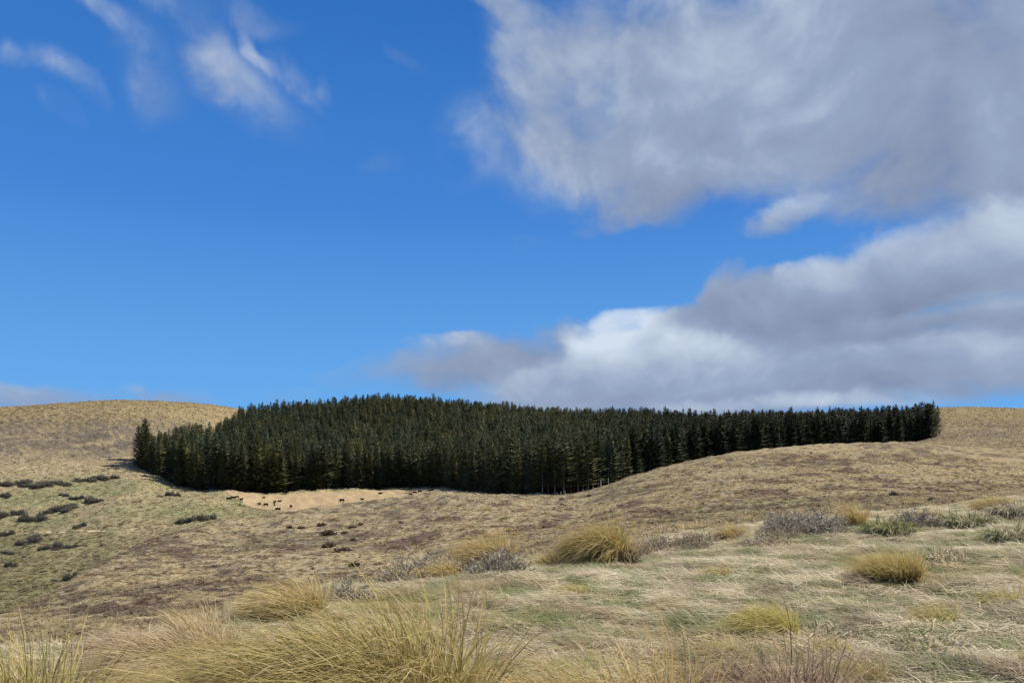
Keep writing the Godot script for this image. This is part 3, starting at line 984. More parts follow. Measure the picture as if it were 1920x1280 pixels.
# the low-cost tuft that roughens the hills: a small dome of broad leaves
func tuft(leaves: int) -> Geo:
	var g := Geo.new()
	for k in leaves:
		var a := TAU * k / leaves + rng.randf_range(-0.3, 0.3)
		var out := Vector3(cos(a), 0, sin(a))
		var side := Vector3(-out.z, 0, out.x)
		var r := rng.randf_range(0.1, 0.55)
		var p := out * r * 0.4 + Vector3(0, -0.08, 0)
		var tip := out * (r + 0.35) + WIND * 0.15 + Vector3(0, rng.randf_range(0.35, 1.0) * (1.1 - r), 0)
		var mid := p.lerp(tip, 0.55) + Vector3(0, 0.14, 0)
		var w := rng.randf_range(0.07, 0.15)
		var t := rng.randf_range(0.8, 1.2)
		var c := Color(t, t, t)
		g.tri(p - side * w, p + side * w, mid, c, 0.4)
		g.tri(mid - side * w * 0.9, mid + side * w * 0.9, tip, c, 0.4)
		g.tri(p - side * w, mid, mid - side * w * 0.9, c, 0.4)
	return g


# a tangled grey bush: stems that fork again and again, with tiny leaves or bare twigs
func bush(wide: float, tall: float, stems: int, twig: float, cols: Array, leafiness := 0.5) -> Array:
	var wood := Geo.new()
	var leaf := Geo.new()
	for k in stems:
		var a := rng.randf() * TAU
		var r := sqrt(rng.randf())
		var p := Vector3(cos(a) * r * wide * 0.34, -0.05, sin(a) * r * wide * 0.34)
		var d := (Vector3(cos(a), 0, sin(a)) * r * 1.0 + Vector3.UP * rng.randf_range(0.6, 1.3) + WIND * 0.15).normalized()
		var l := tall * rng.randf_range(0.6, 1.05) * (1.05 - 0.45 * r)
		var path := PackedVector3Array([p])
		var n := 5
		for q in n:
			d = (d + Vector3(rng.randf_range(-0.5, 0.5), rng.randf_range(-0.35, 0.3), rng.randf_range(-0.5, 0.5))).normalized()
			p += d * l / n * 1.15
			path.append(p)
			for w in 4:
				var e := (d * 0.5 + Vector3(rng.randf_range(-1, 1), rng.randf_range(-0.4, 1), rng.randf_range(-1, 1))).normalized()
				var len_ := l * rng.randf_range(0.12, 0.34)
				var c: Color = cols[rng.randi() % cols.size()] * rng.randf_range(0.75, 1.25)
				var side := e.cross(Vector3(rng.randf_range(-1, 1), 0.3, rng.randf_range(-1, 1))).normalized()
				var mid := p + e * len_ * 0.5 + Vector3(rng.randf_range(-0.03, 0.03), rng.randf_range(-0.02, 0.02), rng.randf_range(-0.03, 0.03)) * tall
				wood.ribbon(PackedVector3Array([p, mid, p + e * len_]), side, twig, c, c, 0.1)
				if rng.randf() < leafiness:
					for s in 3:
						var at := p.lerp(p + e * len_, rng.randf_range(0.3, 1.0))
						var o := Vector3(rng.randf_range(-1, 1), rng.randf_range(-0.3, 1), rng.randf_range(-1, 1)).normalized() * twig * rng.randf_range(1.6, 3.4)
						var o2 := o.cross(Vector3(0.3, 0.8, rng.randf_range(-1, 1))).normalized() * twig * 1.3
						leaf.tri(at - o2, at + o2, at + o, c * rng.randf_range(0.9, 1.5), 0.15)
		wood.ribbon(path, d.cross(Vector3(0.2, 0.3, 0.9)).normalized(), twig * 1.5, Color(0.11, 0.095, 0.085), cols[0], 0.1)
	return [wood, leaf]


# a heap of broad leaves that curl back on themselves
func curls(leaves: int, wide: float, tall: float, width: float, cols: Array) -> Geo:
	var g := Geo.new()
	for k in leaves:
		var a := rng.randf() * TAU
		var r := sqrt(rng.randf())
		var out := Vector3(cos(a), 0, sin(a))
		var p := out * r * wide * 0.42 + Vector3(0, rng.randf_range(-0.03, 0.25 * tall), 0)
		var d := (out * 0.5 + Vector3.UP * rng.randf_range(0.5, 1.4) + Vector3(rng.randf_range(-0.6, 0.6), 0, rng.randf_range(-0.6, 0.6))).normalized()
		var pull := Vector3.DOWN * rng.randf_range(2.2, 6.0) + out * rng.randf_range(-0.6, 1.2) + WIND * rng.randf_range(0, 0.9)
		var l := tall * rng.randf_range(0.7, 1.6)
		var c: Color = cols[rng.randi() % cols.size()] * rng.randf_range(0.8, 1.2)
		var side := d.cross(Vector3(rng.randf_range(-1, 1), 0.1, rng.randf_range(-1, 1))).normalized()
		g.ribbon(blade_path(p, d, l, pull, 7), side, width * rng.randf_range(0.6, 1.2), c, c, 0.2, 0.6)
	return g


func clear_of(x: float, z: float) -> bool:
	return not in_forest(x, z) and not in_paddock(x, z)


func build_cover() -> void:
	# hills: tufts of every size, coloured by what grows there
	rng.seed = 5
	var m := leafy("tuft_leaves", 0.85, 0.95)
	var kinds := []
	for k in 5:
		kinds.append(tuft(15).mesh(m))
	var sets := [["hill_tufts", 16.0, 260.0, 150.0, "tufts of dry grass and low heath all over the spur and near hills"], ["far_tufts", 100.0, 980.0, 130.0, "tussock cover of the far hillsides behind the valley"]]
	for s in sets:
		var places := []
		var tints := []
		for k in kinds.size():
			places.append([])
			tints.append(PackedColorArray())
		var total := int(1.6 * s[3] * (s[2] - s[1]))
		for q in total:
			var d := rng.randf_range(s[1], s[2])
			var u := rng.randf_range(-0.8, 0.8)
			var x := u * d
			var prof := marks(u)
			var near_hill := d < prof[7]
			if (s[0] == "hill_tufts") != near_hill or d < prof[3] * 0.9 or not clear_of(x, -d):
				continue
			var h := ground(x, -d)
			var c := cover(x, -d, h, prof)
			var a := n_mid.get_noise_2d(x, -d)
			var size := rng.randf_range(0.22, 0.5) if near_hill else rng.randf_range(0.4, 1.0)
			var b := rng.randf_range(0.75, 1.25)
			var roll := rng.randf()
			if heath_at(x, -d) > 0.3 and roll < 0.75:
				c = Color(0.145, 0.10, 0.078)
				size *= rng.randf_range(0.7, 1.3)
			elif roll < 0.10 + a * 0.45 + (0.12 if u > 0.1 else 0.0):
				c = c.lerp(GOLD, 0.7)
				size *= 1.3
			elif roll > 0.93 - clampf(n_fine.get_noise_2d(x * 0.8 + 90, -d * 0.8) * 0.5, 0, 0.2):
				c = c.lerp(Color(0.15, 0.125, 0.09), 0.75)
				size *= rng.randf_range(0.8, 1.7)
			if h > 22:
				size *= 1.45
			var k := rng.randi() % kinds.size()
			var flat := rng.randf_range(0.3, 0.7)
			places[k].append(Transform3D(Basis(Vector3.UP, rng.randf() * TAU).scaled(Vector3(size, size * flat, size)), Vector3(x, h, -d)))
			tints[k].append(Color(c.r * b, c.g * b, c.b * b))
		var o := Node3D.new()
		o.name = s[0]
		add_child(o)
		tag(o, s[4], "grass", "", "stuff")
		for k in kinds.size():
			scatter("grass_tufts", kinds[k], places[k], tints[k], o)


func build_turf() -> void:
	rng.seed = 9
	var m := leafy("grass_blades", 0.8, 0.95)
	var dry := []
	var green := []
	var tall := []
	for k in 6:
		dry.append(turf(54, 0.26, 0.28, 0.30, 0.0045, Color(0.66, 0.64, 0.62), Color(1.36, 1.34, 1.30)).mesh(m))
		green.append(turf(60, 0.22, 0.19, 1.1, 0.0045, Color(0.8, 0.8, 0.8), Color(1.15, 1.15, 1.1)).mesh(m))
		tall.append(tussock(40, 0.14, 0.46, 0.5, 1.6, 0.9, 0.0028, [Color(0.9, 0.9, 0.9), Color(1.1, 1.05, 1.0)], 5).mesh(m))
	var names := ["dry_grass", "green_grass", "seeding_grass"]
	var labels := ["matted pale dry grass blown flat across the knoll", "short green grass showing through in patches on the knoll", "thin straw coloured seeding grass standing along the knoll's edge"]
	var meshes := [dry, green, tall]
	for w in 3:
		var places := []
		var tints := []
		for k in 6:
			places.append([])
			tints.append(PackedColorArray())
		var count: int = [26000, 17000, 5000][w]
		for q in count:
			var d := rng.randf_range(2.6, 34.0)
			var u := rng.randf_range(-0.82, 0.82)
			var x := u * d
			var prof := marks(u)
			var brow := prof[2]
			if d > lerpf(prof[2], prof[3], 1.1):
				continue
			var patch := n_turf.get_noise_2d(x * 1.3, -d * 1.3) + 0.7 * n_turf.get_noise_2d(x * 3.4, -d * 3.4)
			var c: Color
			var size := rng.randf_range(0.75, 1.25)
			if w == 0:
				if patch > 0.15 and rng.randf() < 0.85:
					continue
				c = Color(0.66, 0.59, 0.42).lerp(Color(0.78, 0.72, 0.56), rng.randf())
				c = c.lerp(Color(0.50, 0.41, 0.18), clampf(n_mid.get_noise_2d(x * 4 + 60, d * 4) * 1.5 - 0.15, 0, 0.7))
				c = c.lerp(Color(0.30, 0.24, 0.18), 0.75 if n_turf.get_noise_2d(x * 2.3 + 11, d * 2.3) > 0.24 else 0.0)
				c *= rng.randf_range(0.6, 1.15)
			elif w == 1:
				if patch < 0.13 + rng.randf_range(-0.10, 0.10):
					continue
				c = Color(0.16, 0.215, 0.085).lerp(Color(0.38, 0.40, 0.22), rng.randf())
			else:
				var rim := absf(d - brow) / brow
				if not (u < -0.12 and d < brow * 1.5) and rim > 0.25 and rng.randf() < 0.75:
					continue
				c = Color(0.58, 0.49, 0.30).lerp(Color(0.54, 0.43, 0.20), rng.randf())
				size *= 0.75 + 0.25 * clampf(n_mid.get_noise_2d(x * 5, d * 5) * 2, -1, 1)
				if d < 4.5:
					size *= 0.7
			var swirl := n_turf.get_noise_2d(x * 0.9 + 40, -d * 0.9) * 3.0 + rng.randf_range(-0.7, 0.7) + 0.1
			var k := rng.randi() % 6
			places[k].append(Transform3D(Basis(Vector3.UP, swirl).scaled(Vector3(size, size * rng.randf_range(0.7, 1.15), size)), on(x, -d)))
			tints[k].append(c)
		var o := Node3D.new()
		o.name = names[w]
		add_child(o)
		tag(o, labels[w], "grass", "", "stuff")
		for k in 6:
			scatter("grass_clumps", meshes[w][k], places[k], tints[k], o)


func grow(called: String, label: String, x: float, z: float, leaves: Geo, m: Material, group := "") -> Node3D:
	var o := thing(called, label, "tussock" if called.contains("tussock") else "plant", on(x, z), 0.0, group)
	part("leaves", leaves.mesh(m), o)
	return o


func shrub(called: String, label: String, at: Vector3, made: Array, m: Material, group := "") -> Node3D:
	var o := thing(called, label, "shrub", at, 0.0, group)
	part("twigs", made[0].mesh(m), o)
	if made[1].v.size():
		part("foliage", made[1].mesh(m), o)
	return o


func build_plants() -> void:
	rng.seed = 21
	var m := leafy("tussock_leaves", 0.7, 0.8)
	var w := leafy("twigs", 0.9, 0.4)
	var gold := [Color(0.42, 0.30, 0.09), Color(0.48, 0.36, 0.14), Color(0.36, 0.27, 0.08), Color(0.50, 0.40, 0.20)]
	var olive := [Color(0.31, 0.275, 0.075), Color(0.39, 0.33, 0.10), Color(0.22, 0.215, 0.055), Color(0.47, 0.38, 0.15), Color(0.25, 0.19, 0.075)]
	var lime := [Color(0.44, 0.42, 0.09), Color(0.50, 0.43, 0.13), Color(0.37, 0.37, 0.08), Color(0.56, 0.46, 0.19)]
	var straw := [Color(0.50, 0.41, 0.24), Color(0.46, 0.36, 0.17), Color(0.42, 0.33, 0.18)]
	var pinkish := [Color(0.42, 0.30, 0.23), Color(0.46, 0.36, 0.26), Color(0.36, 0.25, 0.19)]
	var brown := [Color(0.20, 0.14, 0.11), Color(0.27, 0.20, 0.16), Color(0.32, 0.25, 0.20), Color(0.14, 0.095, 0.08)]
	var grey := [Color(0.35, 0.315, 0.25), Color(0.43, 0.385, 0.30), Color(0.26, 0.23, 0.18), Color(0.52, 0.46, 0.36)]
	var curl := [Color(0.58, 0.51, 0.35), Color(0.64, 0.57, 0.41), Color(0.50, 0.43, 0.29), Color(0.17, 0.20, 0.09), Color(0.24, 0.25, 0.12), Color(0.42, 0.34, 0.23)]
	var green := [Color(0.13, 0.17, 0.06), Color(0.19, 0.22, 0.09), Color(0.30, 0.28, 0.14), Color(0.40, 0.34, 0.19)]
	# the great tussocks right at the viewer's feet
	grow("snow_tussock", "great olive gold tussock at the viewer's feet, the largest of all", -0.80, -3.7, tussock(23000, 0.45, 1.62, 0.46, 0.80, 1.60, 0.0042, olive + olive + straw, 9), m)
	grow("snow_tussock", "olive tussock cut off by the lower corner of the view", -2.52, -3.7, tussock(3600, 0.26, 1.12, 0.45, 0.30, 1.1, 0.0036, olive, 8), m)
	grow("straw_tussock", "pale straw tussock blown flat between the two olive tussocks", -1.60, -4.3, tussock(9000, 0.48, 1.12, 0.75, 0.9, 1.6, 0.0038, straw + gold, 8), m)
	grow("straw_tussock", "pale straw tussock fallen forward beside the corner one", -2.15, -4.6, tussock(5000, 0.42, 0.85, 0.8, 1.1, 1.6, 0.0038, straw, 7), m)
	grow("straw_tussock", "pale yellow tussock behind the great olive gold one", -1.45, -5.9, tussock(3200, 0.40, 0.80, 0.75, 0.9, 1.3, 0.004, straw + gold, 7), m)
	grow("straw_tussock", "pinkish straw tussock on the brow behind the blown straw one", -2.75, -6.3, tussock(2200, 0.38, 0.72, 0.8, 1.0, 0.9, 0.004, straw + pinkish, 7), m)
	grow("snow_tussock", "golden tussock rising from the lower edge below the open grass", 0.28, -3.75, tussock(11000, 0.52, 1.40, 0.62, 0.9, 1.6, 0.0038, gold + straw, 8), m)
	shrub("brown_bush", "purplish brown dead bush at the lower edge of the view", on(1.42, -4.45), bush(1.0, 0.62, 60, 0.0026, brown, 0.1), w)
	grow("dead_tussock", "mop of dead purplish brown leaves around the brown bush", 1.36, -4.5, tussock(12000, 0.48, 1.14, 0.75, 0.7, 1.9, 0.0036, brown + brown + pinkish, 8), m)
	grow("golden_tussock", "feathery golden tussock on the brow behind the great one", -2.62, -9.3, tussock(1500, 0.30, 0.78, 0.7, 1.1, 0.55, 0.0055, gold + straw, 6), m)
	grow("pink_tussock", "pinkish seeding tussock on the brow above the spur", -3.65, -7.2, tussock(800, 0.22, 0.52, 0.6, 1.4, 0.7, 0.0042, pinkish, 6), m)
	grow("thin_tussock", "thin straw tussock standing on the brow beside the pinkish one", -3.05, -7.5, tussock(380, 0.14, 0.60, 0.55, 0.4, 0.25, 0.004, straw, 6), m)
	grow("lime_tussock", "yellow green tussock alone in the open grass", 2.74, -8.1, tussock(2400, 0.20, 0.66, 0.5, 1.0, 0.8, 0.004, lime, 7), m)
	grow("lime_tussock", "small olive tussock behind the curled leaves, nearer than the yellow green one", 2.98, -7.2, tussock(620, 0.13, 0.34, 0.6, 1.0, 0.8, 0.004, lime + olive, 6), m)
	grow("lime_tussock", "rounded olive tussock near the lower edge beside the brown bush", 2.86, -6.25, tussock(1100, 0.15, 0.40, 0.6, 0.7, 0.6, 0.0038, olive, 6), m)
	grow("curled_clump", "clump of curled straw and green leaves touching the yellow green tussock", 3.28, -8.1, curls(700, 0.62, 0.17, 0.0064, curl), m)
	grow("curled_clump", "large clump of curled pale leaves over green, nearest the lower right", 3.84, -7.1, curls(1100, 0.66, 0.21, 0.0064, curl), m)
	grow("olive_sprig", "single olive sprig leaning in the open grass", 1.08, -6.3, tussock(90, 0.03, 0.46, 0.25, 1.1, 0.3, 0.004, olive, 6), m)
	grow("snow_tussock", "golden brown tussock with upright leaves on the open slope", 5.62, -11.4, tussock(2400, 0.32, 0.70, 0.55, 0.55, 0.50, 0.0046, lime + gold + straw, 6), m)
	grow("fallen_tussock", "dark collapsed tussock lying against the golden brown one", 5.02, -11.1, tussock(620, 0.18, 0.60, 0.5, 2.0, 1.5, 0.005, brown + [Color(0.42, 0.35, 0.24)], 6), m)
	for b in [[4.75, -8.6, 0.34, "small straw tuft on the open slope below the golden brown tussock"], [2.05, -9.8, 0.30, "small straw tuft in the open grass above the yellow green tussock"], [4.6, -6.4, 0.36, "straw tuft at the lower corner beyond the large curled clump"], [5.9, -9.2, 0.32, "pale tuft near the edge of view below the flat curled clump"], [0.9, -11.5, 0.28, "low tuft in the middle of the open grass"], [3.4, -12.8, 0.30, "low tuft before the low grey brown brush"], [1.9, -7.1, 0.26, "thin tuft between the olive sprig and the yellow green tussock"], [7.6, -10.9, 0.34, "straw tuft right of the golden brown tussock"]]:
		grow("straw_tussock", b[3], b[0], b[1], tussock(700, 0.16, b[2] * 1.5, 0.8, 1.1, 1.3, 0.0042, straw + lime, 6), m)
	# along the brow
	grow("snow_tussock", "big drooping golden tussock on the brow between spur and hill", 1.95, -16.4, tussock(3400, 0.32, 1.52, 0.52, 0.75, 1.35, 0.008, gold + gold + olive, 9), m)
	grow("snow_tussock", "low golden tussock half hidden behind the brow", -0.50, -17.2, tussock(2000, 0.36, 1.25, 0.75, 0.8, 0.8, 0.007, gold + straw, 8), m)
	grow("straw_tussock", "pale yellow tussock on the brow before the grey twigs", -1.28, -14.6, tussock(900, 0.22, 0.68, 0.6, 0.9, 0.8, 0.007, straw + gold, 6), m)
	grow("straw_tussock", "small straw tussock just below the big drooping one", 0.85, -16.0, tussock(420, 0.18, 0.48, 0.5, 0.5, 0.5, 0.007, straw + gold, 6), m)
	grow("golden_tussock", "golden tussock in the brush between the drooping one and the big grey shrub", 5.55, -19.2, tussock(800, 0.24, 0.75, 0.6, 0.9, 0.6, 0.008, gold + straw, 6), m)
	grow("golden_tussock", "tall golden stems behind the big grey shrub", 9.1, -20.5, tussock(420, 0.18, 0.95, 0.5, 0.5, 0.35, 0.008, gold, 6), m)
	grow("golden_tussock", "golden mound on the skyline of the knoll", 15.2, -24.2, tussock(1300, 0.42, 0.80, 0.9, 1.4, 0.9, 0.009, gold, 6), m)
	grow("straw_tussock", "straw tussock between the big grey shrub and the golden mound", 12.2, -22.6, tussock(700, 0.30, 0.62, 0.7, 1.0, 0.7, 0.008, straw, 6), m)
	shrub("grey_shrub", "biggest tangled grey shrub on the brow, a pale stone just past it", on(7.35, -19.3), bush(2.3, 0.74, 420, 0.009, grey, 0.5), w)
	shrub("grey_shrub", "grey shrub on the brow below the low golden tussock", on(-0.20, -14.2), bush(0.95, 0.56, 170, 0.008, grey, 0.5), w)
	shrub("grey_shrub", "spindly grey shrub rising behind the pale yellow tussock", on(-1.62, -15.8), bush(0.9, 0.72, 110, 0.008, grey, 0.15), w)
	shrub("grey_shrub", "low grey brush against the big drooping tussock", on(3.2, -18.3), bush(1.6, 0.53, 150, 0.008, grey + straw + pinkish, 0.2), w)
	shrub("grey_shrub", "low grey brown brush before the big grey shrub", on(4.5, -18.6), bush(1.4, 0.42, 127, 0.008, grey + straw + pinkish, 0.2), w)
	shrub("grey_shrub", "low grey brown brush below the tall golden stems", on(5.5, -16.7), bush(1.1, 0.36, 97, 0.008, grey + straw + pinkish, 0.2), w)
	shrub("grey_shrub", "small grey shrub behind a green clump on the slope", on(10.2, -19.5), bush(1.1, 0.55, 170, 0.010, grey, 0.5), w)
	shrub("grey_shrub", "grey twigs on the brow beside the feathery golden tussock", on(-2.35, -11.0), bush(0.6, 0.45, 90, 0.006, grey, 0.2), w)
	shrub("grey_shrub", "small dark shrub at the foot of the big drooping tussock", on(2.3, -16.2), bush(0.7, 0.42, 130, 0.008, brown, 0.3), w)
	for b in [[2.75, -17.6, 0.9, 0.5, "grey brown brush touching the big drooping tussock"], [3.75, -18.9, 1.2, 0.55, "greyish twigs between the two low brushes on the brow"], [4.2, -17.7, 1.0, 0.40, "sparse brown twigs in front of the low grey brown brush"], [6.3, -18.0, 1.1, 0.45, "brown twiggy fringe at the foot of the biggest grey shrub"], [-1.0, -14.9, 0.8, 0.42, "sparse grey twigs beside the pale yellow tussock"], [-2.0, -14.4, 0.9, 0.5, "thin grey twigs on the brow over the brown heath"], [-2.7, -13.2, 0.7, 0.34, "low thin grey twigs near the feathery golden tussock"], [1.1, -17.4, 0.8, 0.4, "brown brush behind the small straw tussock"]]:
		shrub("twiggy_brush", b[4], on(b[0], b[1]), bush(b[2], b[3], 80, 0.007, grey + straw, 0.15), w)
	grow("green_clump", "green leafy clump before the small grey shrub", 8.9, -18.2, curls(1008, 1.0, 0.45, 0.0081, green), m)
	grow("green_clump", "green clump with bleached leaves on the far slope", 11.1, -18.8, curls(1008, 1.1, 0.45, 0.0081, green + curl), m)
	grow("curled_clump", "ball of curled leaves beyond the green clump with bleached leaves", 12.9, -20.0, curls(864, 0.8, 0.5, 0.0081, curl + grey), m)
	grow("curled_clump", "curled clump in grey green grass at the edge of the view", 9.9, -15.3, curls(912, 0.9, 0.38, 0.0068, curl + green), m)
	grow("curled_clump", "flat pale curled clump lower on the slope from the grey green one", 7.5, -13.3, curls(624, 0.75, 0.22, 0.0068, curl), m)
	grow("curled_clump", "small curled clump close above the collapsed dark tussock", 6.6, -12.6, curls(480, 0.5, 0.18, 0.0068, curl), m)
	# a pale stone with a dark hollow under its lip
	var g := Geo.new()
	for s in [[Vector3(0, 0.10, 0), Vector3(0.11, 0.16, 0.10), 0.0], [Vector3(0.02, 0.36, 0), Vector3(0.12, 0.075, 0.12), 0.16]]:
		var k := g.v.size()
		for a in 9:
			for b in 14:
				var el := PI * a / 8.0
				var az := TAU * b / 14
				var q := Vector3(sin(el) * cos(az), cos(el), sin(el) * sin(az))
				var rough: float = 1 + 0.16 * n_fine.get_noise_3dv(q * 9.0 + s[0] * 30)
				g.v.append(s[0] + q * s[1] * rough)
				g.n.append(q)
				g.c.append(Color(0.55, 0.53, 0.48) * (0.9 + 0.2 * n_fine.get_noise_3dv(q * 30)))
		for a in 8:
			for b in 14:
				var e := k + a * 14 + b
				var f := k + a * 14 + (b + 1) % 14
				g.i.append_array([e, f, e + 14, f, f + 14, e + 14])
	var neck := PackedVector3Array([Vector3(-0.03, 0.2, -0.02), Vector3(-0.02, 0.36, -0.02)])
	g.limb(neck, PackedFloat32Array([0.07, 0.07]), 8, Color(0.40, 0.38, 0.34))
	var stone := part("pale_stone", g.mesh(leafy("weathered_stone", 0.9)), self)
	stone.position = on(13.75, -41.0, 0.02)
	stone.scale = Vector3.ONE * 0.95
	tag(stone, "pale stone with a dark gap under its cap just past the big grey shrub", "stone")


func build_hill_shrubs() -> void:
	rng.seed = 31
	var w := leafy("dark_twigs", 0.9, 0.4)
	var cols := [Color(0.165, 0.16, 0.128), Color(0.205, 0.19, 0.155), Color(0.13, 0.128, 0.105), Color(0.23, 0.205, 0.17)]
	var protos := []
	for k in 4:
		var made := bush(1.0, 0.52, 120, 0.016, cols, 1.0)
		protos.append([made[0].mesh(w), made[1].mesh(w)])
	for k in VALLEY_SHRUBS.size():
		var s = VALLEY_SHRUBS[k]
		var z: float = s[1]
		var o := thing("dark_shrub", s[3], "shrub", on(s[0], z), rng.randf() * TAU, "dark shrubs scattered over the valley side")
		var tall: float = clampf(s[2] * 0.42, 1.1, 2.7)
		# wide patches are several bushes grown into one another
		var n := 1 if s[2] < 3.5 else 3 if s[2] < 8 else 6
		for q in n:
			var off := Vector3.ZERO if n == 1 else Vector3((lerpf(-0.36, 0.36, q / (n - 1.0)) + rng.randf_range(-0.08, 0.08)) * s[2], 0, rng.randf_range(-0.34, 0.34) * s[2])
			var p: Array = protos[rng.randi() % 4]
			var span: float = s[2] if n == 1 else s[2] * (0.50 if n == 3 else 0.34) * rng.randf_range(0.6, 1.25)
			var basis := Basis(Vector3.UP, rng.randf() * TAU).scaled(Vector3(span, tall * rng.randf_range(1.2, 1.9), span * 0.9))
			o.rotation.y = 0
			var at := Vector3(off.x, ground(s[0] + off.x, z + off.z) - o.position.y, off.z)
			var a := part("twigs", p[0], o)
			a.transform = Transform3D(basis, at)
			var b := part("foliage", p[1], o)
			b.transform = Transform3D(basis, at)
	for s in [[12.9, -201.0, 1.35, "dark round bush in the dip where spur and hill meet"], [19.6, -195.9, 0.95, "small dark bush on the hill just above the dip"], [11.1, -171.2, 0.6, "tiny dark bush on the grass below the dip"], [44.2, -89.6, 0.7, "small dark bush among the brown heath on the rounded hill"], [32.6, -60.0, 0.5, "small dark bush just beyond the golden stems of the knoll"]]:
		var o := thing("round_bush", s[3], "shrub", on(s[0], s[1]), 0.0)
		var p: Array = protos[rng.randi() % 4]
		for q in 2:
			var a := part(["twigs", "foliage"][q], p[q], o)
			a.transform = Transform3D(Basis(Vector3.UP, 1.0).scaled(Vector3(s[2] * 1.2, s[2] * 1.7, s[2] * 1.2)), Vector3.ZERO)
	var heather := leafy("heath_twigs", 0.9, 0.4)
	var rust := [Color(0.12, 0.085, 0.065), Color(0.15, 0.108, 0.082), Color(0.095, 0.07, 0.055), Color(0.17, 0.13, 0.10)]
	var low := []
	for k in 3:
		var made := bush(1.0, 0.5, 90, 0.018, rust, 1.0)
		low.append([made[0].mesh(heather), made[1].mesh(heather)])
	for s in HEATH_BUSHES:
		var o := thing("heath_bush", s[3], "shrub", on(s[0], s[1]), 0.0)
		var p: Array = low[rng.randi() % 3]
		var span: float = s[2]
		for q in 2:
			var a := part(["twigs", "foliage"][q], p[q], o)
			a.transform = Transform3D(Basis(Vector3.UP, rng.randf() * 0.01 + s[0]).scaled(Vector3(span, clampf(span * 0.6, 0.5, 1.0) * 1.6, span)), Vector3.ZERO)
	# golden tussock domes dotted over the spur
	var m := leafy("dome_leaves", 0.8, 0.8)
	var domes := []
	for k in 4:
		domes.append(tussock(130, 0.26, 0.62, 0.9, 0.35, 0.9, 0.028, [Color(0.44, 0.34, 0.13), Color(0.50, 0.40, 0.19), Color(0.38, 0.30, 0.12)], 4).mesh(m))
	var spots := []
	for p in DOTS:
		spots.append(p)
	while spots.size() < 80:
		var d := rng.randf_range(88, 165)
		var u := rng.randf_range(-0.10, 0.075)
		spots.append(Vector2(u * d, -d))
	for k in spots.size():
		var p: Vector2 = spots[k]
		var far := "far side" if p.y < -128 else "near side"
		var o := thing("golden_dome_tussock", "%s golden tussock dome dotted on the %s of the spur" % [["tiny", "small", "larger"][k % 3], far], "tussock", on(p.x, p.y), rng.randf() * TAU, "%s golden dome tussocks on the %s of the spur" % [["tiny", "small", "larger"][k % 3], far])
		var size: float = [0.65, 0.95, 1.35][k % 3] * rng.randf_range(0.9, 1.1)
		o.scale = Vector3(size, size * 0.9, size)
		part("leaves", domes[rng.randi() % 4], o)
	# weathered posts along the dip, before the dark stand
	var wood := leafy("weathered_posts", 0.9)
	var stake := Geo.new()
	stake.limb(PackedVector3Array([Vector3(0, -0.3, 0), Vector3(0.01, 0.6, 0), Vector3(0.03, 1.2, 0.01)]), PackedFloat32Array([0.12, 0.11, 0.09]), 7, Color(0.46, 0.43, 0.38))
	stake.limb(PackedVector3Array([Vector3(-0.12, 0.98, 0), Vector3(0.14, 0.99, 0)]), PackedFloat32Array([0.025, 0.025]), 5, Color(0.36, 0.33, 0.29))
	var stake_mesh := stake.mesh(wood)
	for q in [[10.8, -262.0, 1.0, "pale post at the low end of the row before the pines in the dip"], [13.5, -264.0, 0.8, "short pale post second from the low end of the row in the dip"], [15.3, -262.0, 1.1, "pale post just below the upright pair in the dip"], [16.6, -262.0, 1.35, "tall pale post, lower of the upright pair in the dip"], [18.0, -262.0, 1.6, "tallest pale post, upper of the upright pair in the dip"], [19.4, -263.0, 0.8, "short pale post just above the upright pair in the dip"], [24.4, -266.0, 1.3, "leaning pale post in the middle of the climbing row"], [27.7, -264.0, 1.3, "pale post below the stout one where the row climbs the crest"], [29.2, -254.0, 2.2, "stout pale post where the row climbs the hill crest"], [31.4, -252.0, 1.9, "pale post at the top end of the row on the hill crest"]]:
		var o := part(numbered("fence_post"), stake_mesh, self)
		o.position = on(q[0], q[1])
		o.rotation = Vector3(rng.randf_range(-0.06, 0.06), rng.randf() * TAU, 0.16 if q[1] == -266.0 else rng.randf_range(-0.06, 0.06))
		o.scale = Vector3(1.0 + 0.8 * float(q[2] > 2.0), q[2], 1.0)
		tag(o, q[3], "post", "weathered posts before the pines")
	# fallen timber
	var g := Geo.new()
	g.limb(PackedVector3Array([Vector3(-2.6, 0.25, 0.9), Vector3(0, 0.3, 0), Vector3(2.8, 0.2, -1.0)]), PackedFloat32Array([0.22, 0.2, 0.12]), 7, Color(0.55, 0.48, 0.40))
	g.limb(PackedVector3Array([Vector3(0.6, 0.3, -0.2), Vector3(1.4, 1.1, 0.3)]), PackedFloat32Array([0.1, 0.04]), 5, Color(0.52, 0.45, 0.37))
	var bleached := leafy("bleached_wood", 0.9)
	var mesh := g.mesh(bleached)
	var a := part("fallen_log", mesh, self)
	a.position = on(-250.5, -478.0)
	a.rotation = Vector3(0, -0.5, 0)
	a.scale = Vector3.ONE * 1.6
	tag(a, "pale fallen log lying on the hillside beyond the dark shrubs", "log")
	var b := part("fallen_branch", mesh, self)
	b.position = on(-87.3, -426.5)
	b.rotation = Vector3(0, 0.35, 0.05)
	tag(b, "pale broken branch at the pines' foot by the cattle paddock", "branch")


# ---------------------------------------------------------------- cattle

